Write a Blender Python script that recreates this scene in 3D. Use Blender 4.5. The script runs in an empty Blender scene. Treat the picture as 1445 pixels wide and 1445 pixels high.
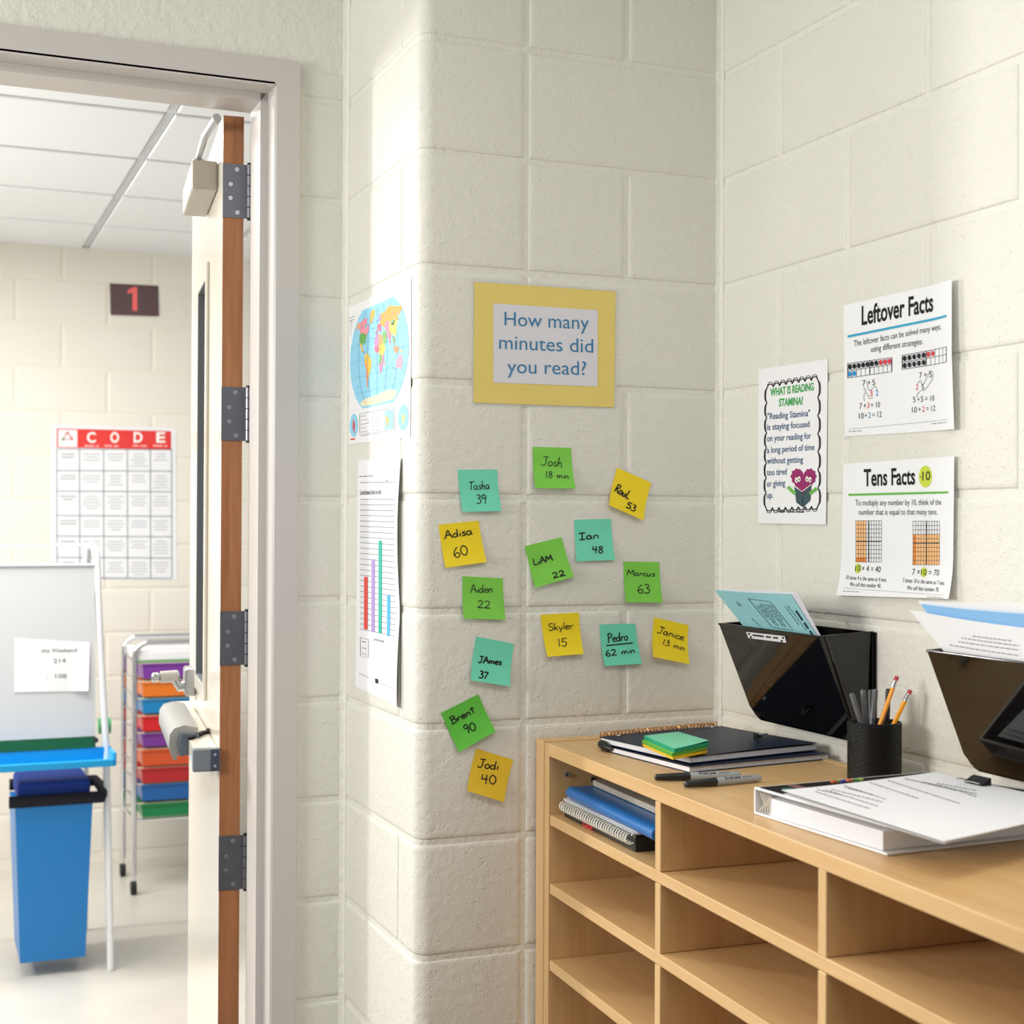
import bpy, math, random
import numpy as np
from mathutils import Matrix, Vector
random.seed(7)
sc = bpy.context.scene
COL = sc.collection
# ------------------------------------------------------------------ camera
F, YAW, PIT, ROL = 2041.02, 0.392831, 0.00768399, 0.00447853
CAM = np.array([-1.42952, -2.40870, 1.5743])
def _R():
    c, s = math.cos(YAW), math.sin(YAW); A = np.array([[c,-s,0],[s,c,0],[0,0,1]])
    c, s = math.cos(PIT), math.sin(PIT); B = np.array([[1,0,0],[0,c,s],[0,-s,c]])
    c, s = math.cos(ROL), math.sin(ROL); D = np.array([[c,0,s],[0,1,0],[-s,0,c]])
    return D @ B @ A
R = _R()
cam_data = bpy.data.cameras.new('camera'); cam = bpy.data.objects.new('camera', cam_data); COL.objects.link(cam)
m = np.array([R[0], R[2], -R[1]]).T
mw = Matrix.Identity(4)
for i in range(3):
    for j in range(3): mw[i][j] = m[i, j]
    mw[i][3] = CAM[i]
cam.matrix_world = mw
cam_data.sensor_width = 36; cam_data.lens = 36 * F / 1445
cam_data.clip_start = .05
cam_data.dof.use_dof = True; cam_data.dof.focus_distance = 2.55; cam_data.dof.aperture_fstop = 6.3
sc.camera = cam
# ------------------------------------------------------------------ world, light, exposure
sc.view_settings.view_transform = 'Standard'; sc.view_settings.look = 'None'
sc.view_settings.gamma = 1; sc.view_settings.use_curve_mapping = False
sc.view_settings.exposure = 0.0
W = bpy.data.worlds.new('world'); sc.world = W; W.use_nodes = True
W.node_tree.nodes['Background'].inputs[0].default_value = (.93, .96, 1, 1)
W.node_tree.nodes['Background'].inputs[1].default_value = .38
def area(name, loc, aim, sx, sy, power, col=(1,1,1)):
    l = bpy.data.lights.new(name, 'AREA'); l.shape = 'RECTANGLE'; l.size = sx; l.size_y = sy
    l.energy = power; l.color = col
    o = bpy.data.objects.new(name, l); COL.objects.link(o); o.location = loc
    o.rotation_euler = (Vector(aim) - Vector(loc)).to_track_quat('-Z', 'Y').to_euler()
    return o
area('window_light', (-3.3,-.45,2.0), (0,-.6,1.05), 1.0, .9, 52, (1,.985,.955))
area('room_fill_light', (-1.0,-1.7,2.80), (-1.0,-1.7,0), 1.2, .6, 14, (1,.98,.95))  # added overhead fill that lifts the back wall, no fixture behind it
area('hall_window_light', (-3.25,3.0,2.25), (-.62,.2,1.55), .32, .5, 72, (1,.985,.96))
area('hall_fill_light', (-1.6,2.6,2.78), (-1.6,2.6,0), 1.6, 1.2, 72, (1,.985,.96))  # added fill because the enclosed hall needs light, no visible fixture
# ------------------------------------------------------------------ pixel helpers
def ray(px, py): return R.T @ np.array([(px-722.5)/F, 1, -(py-722.5)/F])
def hit(px, py, n, d):
    r = ray(px, py); n = np.asarray(n, float); return CAM + r * ((d - n@CAM)/(n@r))
def HX(px, py, x): return hit(px, py, (1,0,0), x)
def HY(px, py, y): return hit(px, py, (0,1,0), y)
def HZ(px, py, z): return hit(px, py, (0,0,1), z)
def HD(px, py, t): return CAM + t*ray(px, py)
# ------------------------------------------------------------------ materials
def lin(c):
    return tuple(((x/255)/12.92 if x/255 <= .04045 else ((x/255+.055)/1.055)**2.4) for x in c) + (1,)
MATS = {}
def mat(name, rgb, rough=.5, spec=.5, metal=0, bump=None, var=None, trans=0, alpha=None, coat=0, ior=1.5, grain=None, sheen=0, sss=0):
    if name in MATS: return MATS[name]
    M = bpy.data.materials.new(name); M.use_nodes = True; nt = M.node_tree; N = nt.nodes; L = nt.links
    b = N['Principled BSDF']; b.inputs['Base Color'].default_value = lin(rgb)
    b.inputs['Roughness'].default_value = rough; b.inputs['Specular IOR Level'].default_value = spec
    b.inputs['Metallic'].default_value = metal; b.inputs['Transmission Weight'].default_value = trans
    b.inputs['Coat Weight'].default_value = coat; b.inputs['IOR'].default_value = ior
    b.inputs['Coat Roughness'].default_value = .05
    if alpha is not None: b.inputs['Alpha'].default_value = alpha
    g = N.new('ShaderNodeNewGeometry')
    if bump:
        h = None
        for (kind, scale, amt) in bump:
            if kind == 'noise':
                t = N.new('ShaderNodeTexNoise'); t.inputs['Scale'].default_value = scale; t.inputs['Detail'].default_value = 4
                L.new(g.outputs['Position'], t.inputs['Vector']); o = t.outputs['Fac']
            else:
                t = N.new('ShaderNodeTexVoronoi'); t.inputs['Scale'].default_value = scale
                L.new(g.outputs['Position'], t.inputs['Vector'])
                r = N.new('ShaderNodeMapRange'); r.inputs['From Min'].default_value = 0; r.inputs['From Max'].default_value = .22 if kind=='pit' else .6
                L.new(t.outputs['Distance'], r.inputs['Value']); o = r.outputs['Result']
            mu = N.new('ShaderNodeMath'); mu.operation = 'MULTIPLY'; mu.inputs[1].default_value = amt
            L.new(o, mu.inputs[0])
            if h is None: h = mu.outputs[0]
            else:
                ad = N.new('ShaderNodeMath'); ad.operation = 'ADD'; L.new(h, ad.inputs[0]); L.new(mu.outputs[0], ad.inputs[1]); h = ad.outputs[0]
        bp = N.new('ShaderNodeBump'); bp.inputs['Distance'].default_value = 1.0; bp.inputs['Strength'].default_value = 1
        L.new(h, bp.inputs['Height']); L.new(bp.outputs['Normal'], b.inputs['Normal'])
    if var:
        scale, amt = var
        t = N.new('ShaderNodeTexNoise'); t.inputs['Scale'].default_value = scale; t.inputs['Detail'].default_value = 3
        L.new(g.outputs['Position'], t.inputs['Vector'])
        mx = N.new('ShaderNodeMix'); mx.data_type = 'RGBA'
        mx.inputs[6].default_value = lin(tuple(max(0, x-amt) for x in rgb)); mx.inputs[7].default_value = lin(tuple(min(255, x+amt) for x in rgb))
        L.new(t.outputs['Fac'], mx.inputs[0]); L.new(mx.outputs[2], b.inputs['Base Color'])
    if grain:
        axis, rgb2, sc1 = grain
        mp = N.new('ShaderNodeMapping'); s = [sc1, sc1, sc1]; s[axis] = sc1*.06
        mp.inputs['Scale'].default_value = s; L.new(g.outputs['Position'], mp.inputs['Vector'])
        t = N.new('ShaderNodeTexNoise'); t.inputs['Scale'].default_value = 1; t.inputs['Detail'].default_value = 6; t.inputs['Roughness'].default_value = .65
        L.new(mp.outputs[0], t.inputs['Vector'])
        r = N.new('ShaderNodeMapRange'); r.inputs['From Min'].default_value = .35; r.inputs['From Max'].default_value = .68
        L.new(t.outputs['Fac'], r.inputs['Value'])
        mx = N.new('ShaderNodeMix'); mx.data_type = 'RGBA'; mx.inputs[6].default_value = lin(rgb); mx.inputs[7].default_value = lin(rgb2)
        L.new(r.outputs['Result'], mx.inputs[0]); L.new(mx.outputs[2], b.inputs['Base Color'])
    MATS[name] = M
    return M
PAINT = mat('painted block', (226,224,214), .42, .4, bump=[('noise',55,.0022),('noise',420,.0008),('pit',75,.0009)], var=(3,4))
MORTAR = mat('painted mortar', (228,226,216), .5, .35, bump=[('noise',60,.0035),('noise',300,.001)])
PAINTF = mat('hall painted block', (236,231,219), .5, .35, bump=[('noise',80,.0012)], var=(2,4))
FRAMEW = mat('door frame enamel', (200,195,190), .35, .5, bump=[('noise',12,.0006)])
DOORW = mat('door enamel', (232,225,210), .16, .5, bump=[('noise',9,.0005)])
GREYP = mat('grey painted metal', (128,132,138), .4, .5)
STEEL = mat('brushed steel', (190,192,195), .3, .5, metal=1)
HINGE = mat('dark hinge metal', (112,114,122), .38, .5, metal=.75, var=(30,8))
CHROME = mat('chrome', (225,225,228), .12, .5, metal=1)
WOODE = mat('door edge wood', (178,122,80), .45, .4, grain=(2,(150,96,60),60))
MAPLE = mat('maple laminate', (219,181,128), .38, .4, grain=(1,(207,166,112),45))
MAPLEV = mat('maple laminate upright', (219,182,130), .38, .4, grain=(2,(206,165,112),45))
GLASS = mat('glass', (220,230,232), .02, .5, trans=1, ior=1.45)
LAM = mat('clear laminate', (240,240,236), .12, .5, alpha=.28)
PAPER = mat('white paper', (238,238,240), .6, .3, var=(20,2))
GLOSSP = mat('glossy paper', (240,241,243), .3, .4, var=(15,2))
BLACKP = mat('smoked black plastic', (8,6,5), .06, .45, coat=.25)
LEATHER = mat('black leatherette', (8,8,8), .38, .22, bump=[('cell',500,.00035)])
NAVY = mat('navy cover', (20,36,62), .42, .16, bump=[('noise',6,.002)])
BLK = mat('black ink', (22,22,24), .6, .3)
INK = mat('marker ink', (28,28,30), .5, .3)
def ink(r,g,b): return mat('ink %d %d %d'%(r,g,b), (r,g,b), .6, .3)
def plastic(r,g,b,rough=.3): return mat('plastic %d %d %d'%(r,g,b), (r,g,b), rough, .5)
# ------------------------------------------------------------------ object helpers
WL = {}
def tag(o, label=None, cat=None, group=None, kind=None):
    if label: o['label'] = label
    if cat: o['category'] = cat
    if group: o['group'] = group
    if kind: o['kind'] = kind
    return o
def link(o, parent, w):
    COL.objects.link(o); WL[o.name] = np.array(w, float)
    if parent is not None:
        o.parent = parent; o.location = WL[o.name] - WL[parent.name]
    else: o.location = w
    return o
def empty(name, loc, label=None, cat=None, group=None, kind=None):
    o = bpy.data.objects.new(name, None); o.empty_display_size = .05
    link(o, None, loc); return tag(o, label, cat, group, kind)
class MB:
    def __init__(s): s.v = []; s.f = []; s.m = []; s.mats = []
    def mi(s, m):
        if m not in s.mats: s.mats.append(m)
        return s.mats.index(m)
    def add(s, vs, fs, m):
        b = len(s.v); s.v += [tuple(map(float, p)) for p in vs]; k = s.mi(m)
        for f in fs: s.f.append(tuple(b+i for i in f)); s.m.append(k)
    def box(s, a, b, m, bev=0, M=None):
        x0,y0,z0 = [min(a[i],b[i]) for i in range(3)]; x1,y1,z1 = [max(a[i],b[i]) for i in range(3)]
        if bev <= 0:
            v = [(x0,y0,z0),(x1,y0,z0),(x1,y1,z0),(x0,y1,z0),(x0,y0,z1),(x1,y0,z1),(x1,y1,z1),(x0,y1,z1)]
            f = [(0,3,2,1),(4,5,6,7),(0,1,5,4),(1,2,6,5),(2,3,7,6),(3,0,4,7)]
        else:
            import bmesh
            bm = bmesh.new(); bmesh.ops.create_cube(bm, size=1)
            for q in bm.verts: q.co = Vector(((x0+x1)/2+q.co.x*(x1-x0), (y0+y1)/2+q.co.y*(y1-y0), (z0+z1)/2+q.co.z*(z1-z0)))
            bmesh.ops.bevel(bm, geom=bm.edges[:], offset=bev, segments=2, affect='EDGES', profile=.5)
            v = [tuple(q.co) for q in bm.verts]; f = [tuple(l.index for l in p.verts) for p in bm.faces]; bm.free()
        if M is not None: v = [M(p) for p in v]
        s.add(v, f, m)
    def prism(s, bot, top, m):
        n = len(bot); s.add(list(bot)+list(top), [tuple(range(n-1,-1,-1)), tuple(range(n,2*n))]+[(i,(i+1)%n,n+(i+1)%n,n+i) for i in range(n)], m)
    def tube(s, pts, r, m, n=10, cap=True):
        pts = [np.array(p, float) for p in pts]; rs = r if hasattr(r,'__len__') else [r]*len(pts)
        rings = []; up = None
        for i, p in enumerate(pts):
            t = (pts[min(i+1,len(pts)-1)] - pts[max(i-1,0)]); t = t/(np.linalg.norm(t)+1e-12)
            if up is None:
                up = np.array([0,0,1.]) if abs(t[2]) < .9 else np.array([1.,0,0])
            a = up - t*(up@t); a /= np.linalg.norm(a)+1e-12; up = a; b = np.cross(t, a)
            rings.append([p + rs[i]*(a*math.cos(2*math.pi*k/n) + b*math.sin(2*math.pi*k/n)) for k in range(n)])
        v = [q for rg in rings for q in rg]; f = []
        for i in range(len(pts)-1):
            for k in range(n): f.append((i*n+k, i*n+(k+1)%n, (i+1)*n+(k+1)%n, (i+1)*n+k))
        if cap: f.append(tuple(range(n-1,-1,-1))); f.append(tuple((len(pts)-1)*n+k for k in range(n)))
        s.add(v, f, m)
    def build(s, name, parent=None, smooth=False, loc=None):
        v = np.array(s.v); c = (v.min(0)+v.max(0))/2 if loc is None else np.array(loc, float)
        me = bpy.data.meshes.new(name); me.from_pydata([tuple(p) for p in v-c], [], s.f)
        for m in s.mats: me.materials.append(m)
        me.polygons.foreach_set('material_index', s.m)
        if smooth:
            me.polygons.foreach_set('use_smooth', [True]*len(s.f))
            try: me.set_sharp_from_angle(angle=math.radians(38))
            except Exception: pass
        me.update()
        return link(bpy.data.objects.new(name, me), parent, c)
def arc(cx, cy, r, a0, a1, n):
    return [(cx + r*math.cos(math.radians(a0+(a1-a0)*i/n)), cy + r*math.sin(math.radians(a0+(a1-a0)*i/n))) for i in range(n+1)]
# ------------------------------------------------------------------ block walls
CH = .2032; MJ = .010; CEIL = 2.84
_bc = {}
def block_mesh(key, path, h, m):
    """path: list of (x,y,nx,ny) front profile relative to origin; recess goes against the normal"""
    if key in _bc: return _bc[key]
    depths = [(0,.0034),(.0010,.0016),(.0040,.0004),(.010,0)]
    zs = [(d, q) for d, q in depths] + [(h-d, q) for d, q in reversed(depths)]
    # path ends pulled in
    def along(i0, i1, dist):
        a, b = np.array(path[i0][:2]), np.array(path[i1][:2]); t = (b-a)/np.linalg.norm(b-a); return a + t*dist
    cols = []
    for d, q in depths: p = along(0,1,d); cols.append((p[0],p[1],path[0][2],path[0][3],q))
    for p in path[1:-1]: cols.append((*p, 0))
    for d, q in reversed(depths): p = along(-1,-2,d); cols.append((p[0],p[1],path[-1][2],path[-1][3],q))
    v = []; f = []; nc = len(cols)
    for z, q in zs:
        for (x,y,nx,ny,q2) in cols:
            d = max(q,q2); v.append((x-nx*d, y-ny*d, z))
    for i in range(len(zs)-1):
        for j in range(nc-1): f.append((i*nc+j, i*nc+j+1, (i+1)*nc+j+1, (i+1)*nc+j))
    me = bpy.data.meshes.new('block'); me.from_pydata(v, [], f); me.materials.append(m)
    me.polygons.foreach_set('use_smooth', [True]*len(f)); me.update(); _bc[key] = me
    return me
def put_block(parent, me, loc): link(bpy.data.objects.new('block', me), parent, loc)
def flat_blocks(parent, o, u, nrm, rows, m, tagk, zoff=0, ztop=CEIL, z0=0):
    """o origin (x,y) of s=0; u dir along wall; rows(k)->joint positions list"""
    o = np.array(o, float); u = np.array(u, float)
    k = 0
    while True:
        za = k*CH + zoff; zb = za + CH - MJ
        if za >= ztop-.02: break
        if zb > ztop: zb = ztop
        if za < z0-.001: k += 1; continue
        js = rows(k)
        for a, b in zip(js[:-1], js[1:]):
            w = b - a - MJ
            if w < .02: continue
            key = (tagk, round(w,4), round(zb-za,4))
            me = block_mesh(key, [(0,0,*nrm),(u[0]*w,u[1]*w,*nrm)], zb-za, m)
            p = o + u*(a+MJ/2); put_block(parent, me, (p[0],p[1],za))
        k += 1
def struct(o): o['kind'] = 'structure'; return o
XL = -.6096; YR = .4572; RB = .026
# back wall (y=0) with the bullnose pilaster corner and its return (x=XL)
wb = MB()
d = .0024
ar = arc(XL+RB, RB, RB-d, 270, 180, 6)
prof = [(0.1,d)] + [(x,y) for x,y in ar] + [(XL+d, YR+.2),( .1, YR+.2)]
prof = [(p[0],p[1]) for p in prof]
wb.prism([(x,y,0) for x,y in prof], [(x,y,CEIL) for x,y in prof], MORTAR)
wall_back = struct(wb.build('wall_back'))
k = 0
while k*CH < CEIL-.02:
    za = k*CH; h = min(CH-MJ, CEIL-za); even = k % 2 == 0
    ye = .1016 if even else .3048
    pth = [(XL+.2032-MJ/2,0,0,-1)] + [(x,y,math.cos(math.radians(270-90*i/6)),math.sin(math.radians(270-90*i/6))) for i,(x,y) in enumerate(arc(XL+RB,RB,RB,270,180,6))] + [(XL,ye-MJ/2,-1,0)]
    me = block_mesh(('corner',even,round(h,4)), [(x-XL,y,a,b) for x,y,a,b in pth][::-1], h, PAINT)
    put_block(wall_back, me, (XL,0,za)); k += 1
flat_blocks(wall_back, (XL+.2032,0), (1,0), (0,-1), lambda k: [0,.2032,.4064+.004] if k%2==0 else [0,.4064+.004], PAINT, 'b')
flat_blocks(wall_back, (XL,YR), (0,-1), (-1,0), lambda k: [-.004,YR-.1016] if k%2==0 else [-.004,YR-.3048], PAINT, 'r')
# right wall (x=0)
wr = MB(); wr.box((.0024,-4.2,0),(.16,.004,CEIL), MORTAR)
wall_right = struct(wr.build('wall_right'))
flat_blocks(wall_right, (0,0), (0,-1), (-1,0), lambda k: [-.004]+[.4064*i for i in range(1,11)] if k%2==0 else [-.004]+[.2032+.4064*i for i in range(0,10)], PAINT, 'rr')
# recessed wall with the door opening
XJ = -.765; DW = .93; XJ2 = XJ-DW; HEAD = 2.452
wl = MB()
wl.box((XJ+.01,YR+.0024,0),(XL+.01,YR+.2,CEIL), MORTAR); wl.box((-4.4,YR+.0024,0),(XJ2-.01,YR+.2,CEIL), MORTAR); wl.box((XJ2-.01,YR+.0024,HEAD+.01),(XJ+.01,YR+.2,CEIL), MORTAR)
wall_left = struct(wl.build('wall_left'))
flat_blocks(wall_left, (XJ+.02,YR), (1,0), (0,-1), lambda k: [0, XL-XJ-.02+.004], PAINT, 'l', ztop=HEAD+.04)
flat_blocks(wall_left, (XJ2-.02,YR), (-1,0), (0,-1), lambda k: ([0]+[.2032+.4064*i for i in range(0,6)]) if k%2 else ([0]+[.4064*i for i in range(1,7)]), PAINT, 'l2')
flat_blocks(wall_left, (XL,YR), (-1,0), (0,-1), lambda k: ([0]+[.2032+.4064*i for i in range(0,3)]) if k%2 else ([0]+[.4064*i for i in range(1,4)]), PAINT, 'l3', z0=13*CH-.01)
# mortar fillets in the two inner corners
for nm, cx, cy, par in (('corner_fillet',0,0,wall_right),('corner_fillet',XL,YR,wall_left)):
    fb = MB(); r = .011
    pr = [(cx+.002,cy+.002)] + [(cx-r+r*math.cos(math.radians(a)), cy-r+r*math.sin(math.radians(a))) for a in (0,22,45,68,90)]
    pr = [(cx+.006,cy+.006),(cx+.006,cy-r),(cx-.0012,cy-r),(cx-.0035,cy-r*.5),(cx-r*.5,cy-.0035),(cx-r,cy-.0012),(cx-r,cy+.006)]
    n = 40; vs = []; fs = []
    for i in range(n+1):
        z = CEIL*i/n
        for x,y in pr: vs.append((x+random.uniform(-.0006,.0004), y+random.uniform(-.0006,.0004), z))
    q = len(pr)
    for i in range(n):
        for j in range(q): fs.append((i*q+j, i*q+(j+1)%q, (i+1)*q+(j+1)%q, (i+1)*q+j))
    fb.add(vs, fs, MORTAR); fb.build(nm, par, smooth=True)
# floors and ceilings
FLOORT = mat('vinyl floor tile', (205,200,190), .3, .4, var=(5,8))
fl = MB(); fl.box((-4.4,-4.2,-.06),(.16,YR+.2,0), mat('unseen dark floor',(112,104,94),.9,.1,bump=[('noise',300,.002)])); floor = struct(fl.build('floor'))  # unseen floor, coloured dark to cut bounce light on the lower walls
fl = MB(); fl.box((-4.4,YR+.2,-.06),(1.6,4.7,0), FLOORT); struct(fl.build('floor'))
CEILT = mat('ceiling tile', (246,248,250), .8, .2, bump=[('noise',220,.0008)])
GRID = mat('ceiling grid metal', (214,218,222), .4, .4)
c1 = MB(); c1.box((-4.4,-4.2,CEIL+.02),(.16,YR+.2,CEIL+.06), CEILT); ceiling = struct(c1.build('ceiling'))
c2 = MB(); c2.box((-4.4,YR+.2,CEIL+.02),(1.6,4.7,CEIL+.06), CEILT); ceiling2 = struct(c2.build('ceiling'))
gx0, gy0, G = -.70, 3.95, .6096
for cl, xs, ys in ((ceiling2, [gx0+G*i for i in range(-6,4)], [gy0+G*i for i in range(-5,2)]),):
    tm = None
    for x in xs:
        for y in ys:
            if y < YR+.2 or y+G > 4.75: continue
            if tm is None:
                t = MB(); t.box((.016,.016,0),(G-.016,G-.016,.016), CEILT, bev=.004); o = t.build('ceiling_tile', cl, loc=(0,0,0)); tm = o.data; WL[o.name] = np.array((x,y,CEIL-.006)); o.location = WL[o.name]-WL[cl.name]
            else: link(bpy.data.objects.new('ceiling_tile', tm), cl, (x,y,CEIL-.006))
    g = MB()
    for x in xs: g.box((x-.012,YR+.2,CEIL+.001),(x+.012,4.5,CEIL+.012), GRID)
    for y in ys: g.box((-4.4,y-.012,CEIL+.0011),(1.6,y+.012,CEIL+.012), GRID)
    g.build('ceiling_grid', cl)
# far wall
YF = 4.5
wf = MB(); wf.box((-4.4,YF+.0024,0),(1.6,YF+.15,CEIL), mat('hall mortar',(238,232,219),.5,.3,bump=[('noise',80,.0015)])); wall_far = struct(wf.build('wall_far'))
xj = HY(152,550,YF)[0]
def frow(k):
    base = xj if k % 2 == 0 else xj+.2032
    i0 = math.ceil((-3.2-base)/.4064); return [base+.4064*i for i in range(i0, i0+10)]
flat_blocks(wall_far, (0,YF), (1,0), (0,-1), frow, PAINTF, 'f', zoff=.046, ztop=CEIL)
# ------------------------------------------------------------------ door frame
fr = MB()
def jamb(xo, sgn):
    # xo: opening face x; sgn +1 for right jamb
    q = lambda x: xo + sgn*x
    pr = [(q(.052),YR-.012),(q(.004),YR-.012),(q(0),YR-.008),(q(0),YR+.047),(q(-.016),YR+.047),(q(-.016),YR+.135),(q(0),YR+.135),(q(0),YR+.212),(q(.052),YR+.212),(q(.052),YR+.204),(q(.008),YR+.204),(q(.008),YR-.001),(q(.052),YR-.001)]
    return pr
def extr(pr, z0, z1, m):
    b = MB(); n = len(pr); b.add([(x,y,z0) for x,y in pr]+[(x,y,z1) for x,y in pr], [(i,(i+1)%n,n+(i+1)%n,n+i) for i in range(n)], m); return b
frame = empty('trim_1', (XJ, YR, 0), kind='structure')
extr(jamb(XJ,1), 0, HEAD+.048, FRAMEW).build('jamb', frame)
extr(jamb(XJ2,-1), 0, HEAD+.048, FRAMEW).build('jamb', frame)
hd = MB(); hd.box((XJ2-.052,YR-.0118,HEAD),(XJ+.052,YR-.001,HEAD+.05), FRAMEW); hd.box((XJ2,YR-.0118,HEAD-.004),(XJ,YR+.2,HEAD+.004), FRAMEW); hd.box((XJ2,YR+.047,HEAD-.02),(XJ,YR+.135,HEAD), FRAMEW)
hd.build('frame_head', frame)
ck = MB(); ck.box((XJ+.052,YR-.004,0),(XJ+.0555,YR+.001,HEAD), mat('caulk',(222,214,196),.6,.3)); ck.build('caulk_line', frame)
# ------------------------------------------------------------------ door
AN = math.radians(96); DD = np.array([-math.cos(AN), math.sin(AN), 0]); DN = np.array([-math.sin(AN), -math.cos(AN), 0]); DA = np.array([-.826,.66,0])
def DP(p): # local (t along, o out from visible face, z)
    return tuple(DA + DD*p[0] + DN*p[1] + np.array([0,0,p[2]]))
door = empty('door_1', (-.78,.66,0), kind='structure')
TW = .905; DT = 2.438; T0 = .37; T1 = .60; LZ0 = 1.19; LZ1 = 2.15
b = MB()
for a, c in (((0.0015,-.0438,.012),(T0,-.0002,DT)), ((T1,-.0438,.012),(TW,-.0002,DT)), ((T0,-.0438,.012),(T1,-.0002,LZ0)), ((T0,-.0438,LZ1),(T1,-.0002,DT))): b.box(a, c, DOORW, M=DP)
b.build('door_slab', door)
b = MB(); b.box((-.0005,-.0435,.012),(.0015,-.0005,DT), WOODE, M=DP); b.build('door_edge', door)
b = MB()
for a, c in (((T0-.035,.0,LZ0-.035),(T0,.007,LZ1+.035)), ((T1,.0,LZ0-.035),(T1+.035,.007,LZ1+.035)), ((T0,.0,LZ0-.035),(T1,.007,LZ0)), ((T0,.0,LZ1),(T1,.007,LZ1+.035))): b.box(a, c, DOORW, bev=.002, M=DP)
lf = b.build('window_frame', door)
b = MB()
for a, c in (((T0,-.02,LZ0),(T0+.004,.006,LZ1)), ((T1-.006,-.03,LZ0),(T1,.006,LZ1)), ((T0,-.02,LZ0),(T1,.006,LZ0+.004)), ((T0,-.02,LZ1-.004),(T1,.006,LZ1))): b.box(a, c, GREYP, M=DP)
b.build('glazing_bead', lf)
b = MB(); b.box((T0,-.026,LZ0),(T1,-.020,LZ1), GLASS, M=DP); b.build('window_pane', door)
def hinge(zb):
    h = .1143; b = MB()
    b.box((-.003,-.0405,zb),(-.0004,.0005-.0,zb+h), HINGE, M=lambda p: DP((p[0],p[1],p[2])))
    b.box((-.003,-.052,zb),(-.0004,-.0405,zb+h), HINGE, M=DP)
    o = b.build('hinge', door)
    kn = MB(); x = DA + DN*-.0555 + DD*-.004
    n = 5
    for i in range(n): kn.tube([(x[0],x[1],zb+i*h/n+.0012),(x[0],x[1],zb+(i+1)*h/n-.0012)], .0064, mat('hinge barrel',(150,150,154),.28,.5,metal=.9), 12)
    kn.tube([(x[0],x[1],zb-.004),(x[0],x[1],zb+h+.004)], .0048, mat('hinge pin dark',(60,60,64),.4,.5,metal=.8), 10)
    kn.build('knuckle', o, smooth=True)
    lf2 = MB(); lf2.box((x[0]+.001,x[1]-.03,zb),(x[0]+.0035,x[1],zb+h), HINGE); lf2.build('jamb_leaf', o)
    s = MB()
    for (f1, zf) in ((.62,.90),(.30,.62),(.30,.36),(.66,.10)):
        c = DP((-.0032,-.0405*f1-.004, zb+h*zf)); s.tube([c, (c[0]-DD[0]*.0009,c[1]-DD[1]*.0009,c[2])], [.0048,.0042], STEEL, 14)
        s.tube([(c[0]-DD[0]*.0009,c[1]-DD[1]*.0009,c[2]),(c[0]-DD[0]*.0012,c[1]-DD[1]*.0012,c[2])], [.0014,.0014], BLK, 6)
    s.build('screw', o)
for zb in (2.221, 1.7465, 1.2705, .795, .32): hinge(zb)
# panic bar
pz = 1.048
b = MB(); b.box((.012,.0,pz+.004),(.86,.052,pz+.045), DOORW, bev=.004, M=DP); rail = b.build('push_bar_rail', door)
b = MB(); b.box((-.012,.0,pz),(.014,.056,pz+.048), mat('grey end cap',(118,124,130),.4,.5), bev=.003, M=DP); cap = b.build('end_cap', rail)
b = MB(); b.box((-.0135,.0015,pz+.001),(-.011,.019,pz+.047), mat('dark slate metal',(62,72,88),.4,.5), M=DP); b.build('cap_plate', cap)
for zz in (.012,.036):
    b = MB(); c0 = DP((-.0135,.010,pz+zz)); c1_ = DP((-.0155,.010,pz+zz)); b.tube([c0,c1_], [.004,.003], CHROME, 12); b.build('screw', cap, smooth=True)
# touch pad
b = MB()
padp = [(.03,pz+.005),(.03,pz+.066),(.060,pz+.072),(.082,pz+.066),(.092,pz+.052),(.094,pz+.02),(.086,pz-.002),(.078,pz-.006),(.074,pz+.005)]
v0 = [DP((.19,o_,z_)) for o_,z_ in padp]; v1 = [DP((.64,o_,z_)) for o_,z_ in padp]
b.prism(v0, v1, mat('satin aluminium', (176,175,172), .4, .5, metal=.6)); pad = b.build('push_pad', door, smooth=True)
b = MB(); v0 = [DP((.170,o_*.97,z_)) for o_,z_ in [(.03,pz+.012),(.03,pz+.052),(.070,pz+.056),(.076,pz+.03),(.07,pz+.006)]]; v1 = [DP((.19,p[0]*1,p[1])) for p in [(.03,pz+.012),(.03,pz+.052),(.070,pz+.056),(.076,pz+.03),(.07,pz+.006)]]
b.prism(v0, v1, mat('slate plastic',(88,98,110),.45,.5)); b.build('pad_end', pad)
b = MB()
rr = random.Random(3)
for i in range(9):
    t = .15+.012*i+rr.uniform(-.004,.004); o_ = .052-.006*i; b.box((t,o_-.008,pz+.045),(t+.016,o_+.003,pz+.050+rr.uniform(0,.004)), BLK, M=DP)
b.build('torn_tape', door)['label'] = 'torn black tape'
# latch housing above bar far end
b = MB(); b.box((.66,0,1.128),(.74,.028,1.20), STEEL, bev=.006, M=DP); lh = b.build('latch_housing', door)
b = MB()
b.tube([DP((.69,.02,1.155)),DP((.69,.040,1.150)),DP((.69,.048,1.165)),DP((.69,.052,1.19))], [.014,.013,.012,.010], STEEL, 12); b.build('lever_arm', lh, smooth=True)
b = MB(); b.tube([DP((.69,.045,1.178)),DP((.69,.088,1.176))], .0155, FRAMEW, 18); b.tube([DP((.69,.088,1.176)),DP((.69,.094,1.176)),DP((.69,.106,1.175)),DP((.69,.110,1.175))], [.008,.013,.0135,.009], STEEL, 16); b.build('turn_knob', lh, smooth=True)
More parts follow.
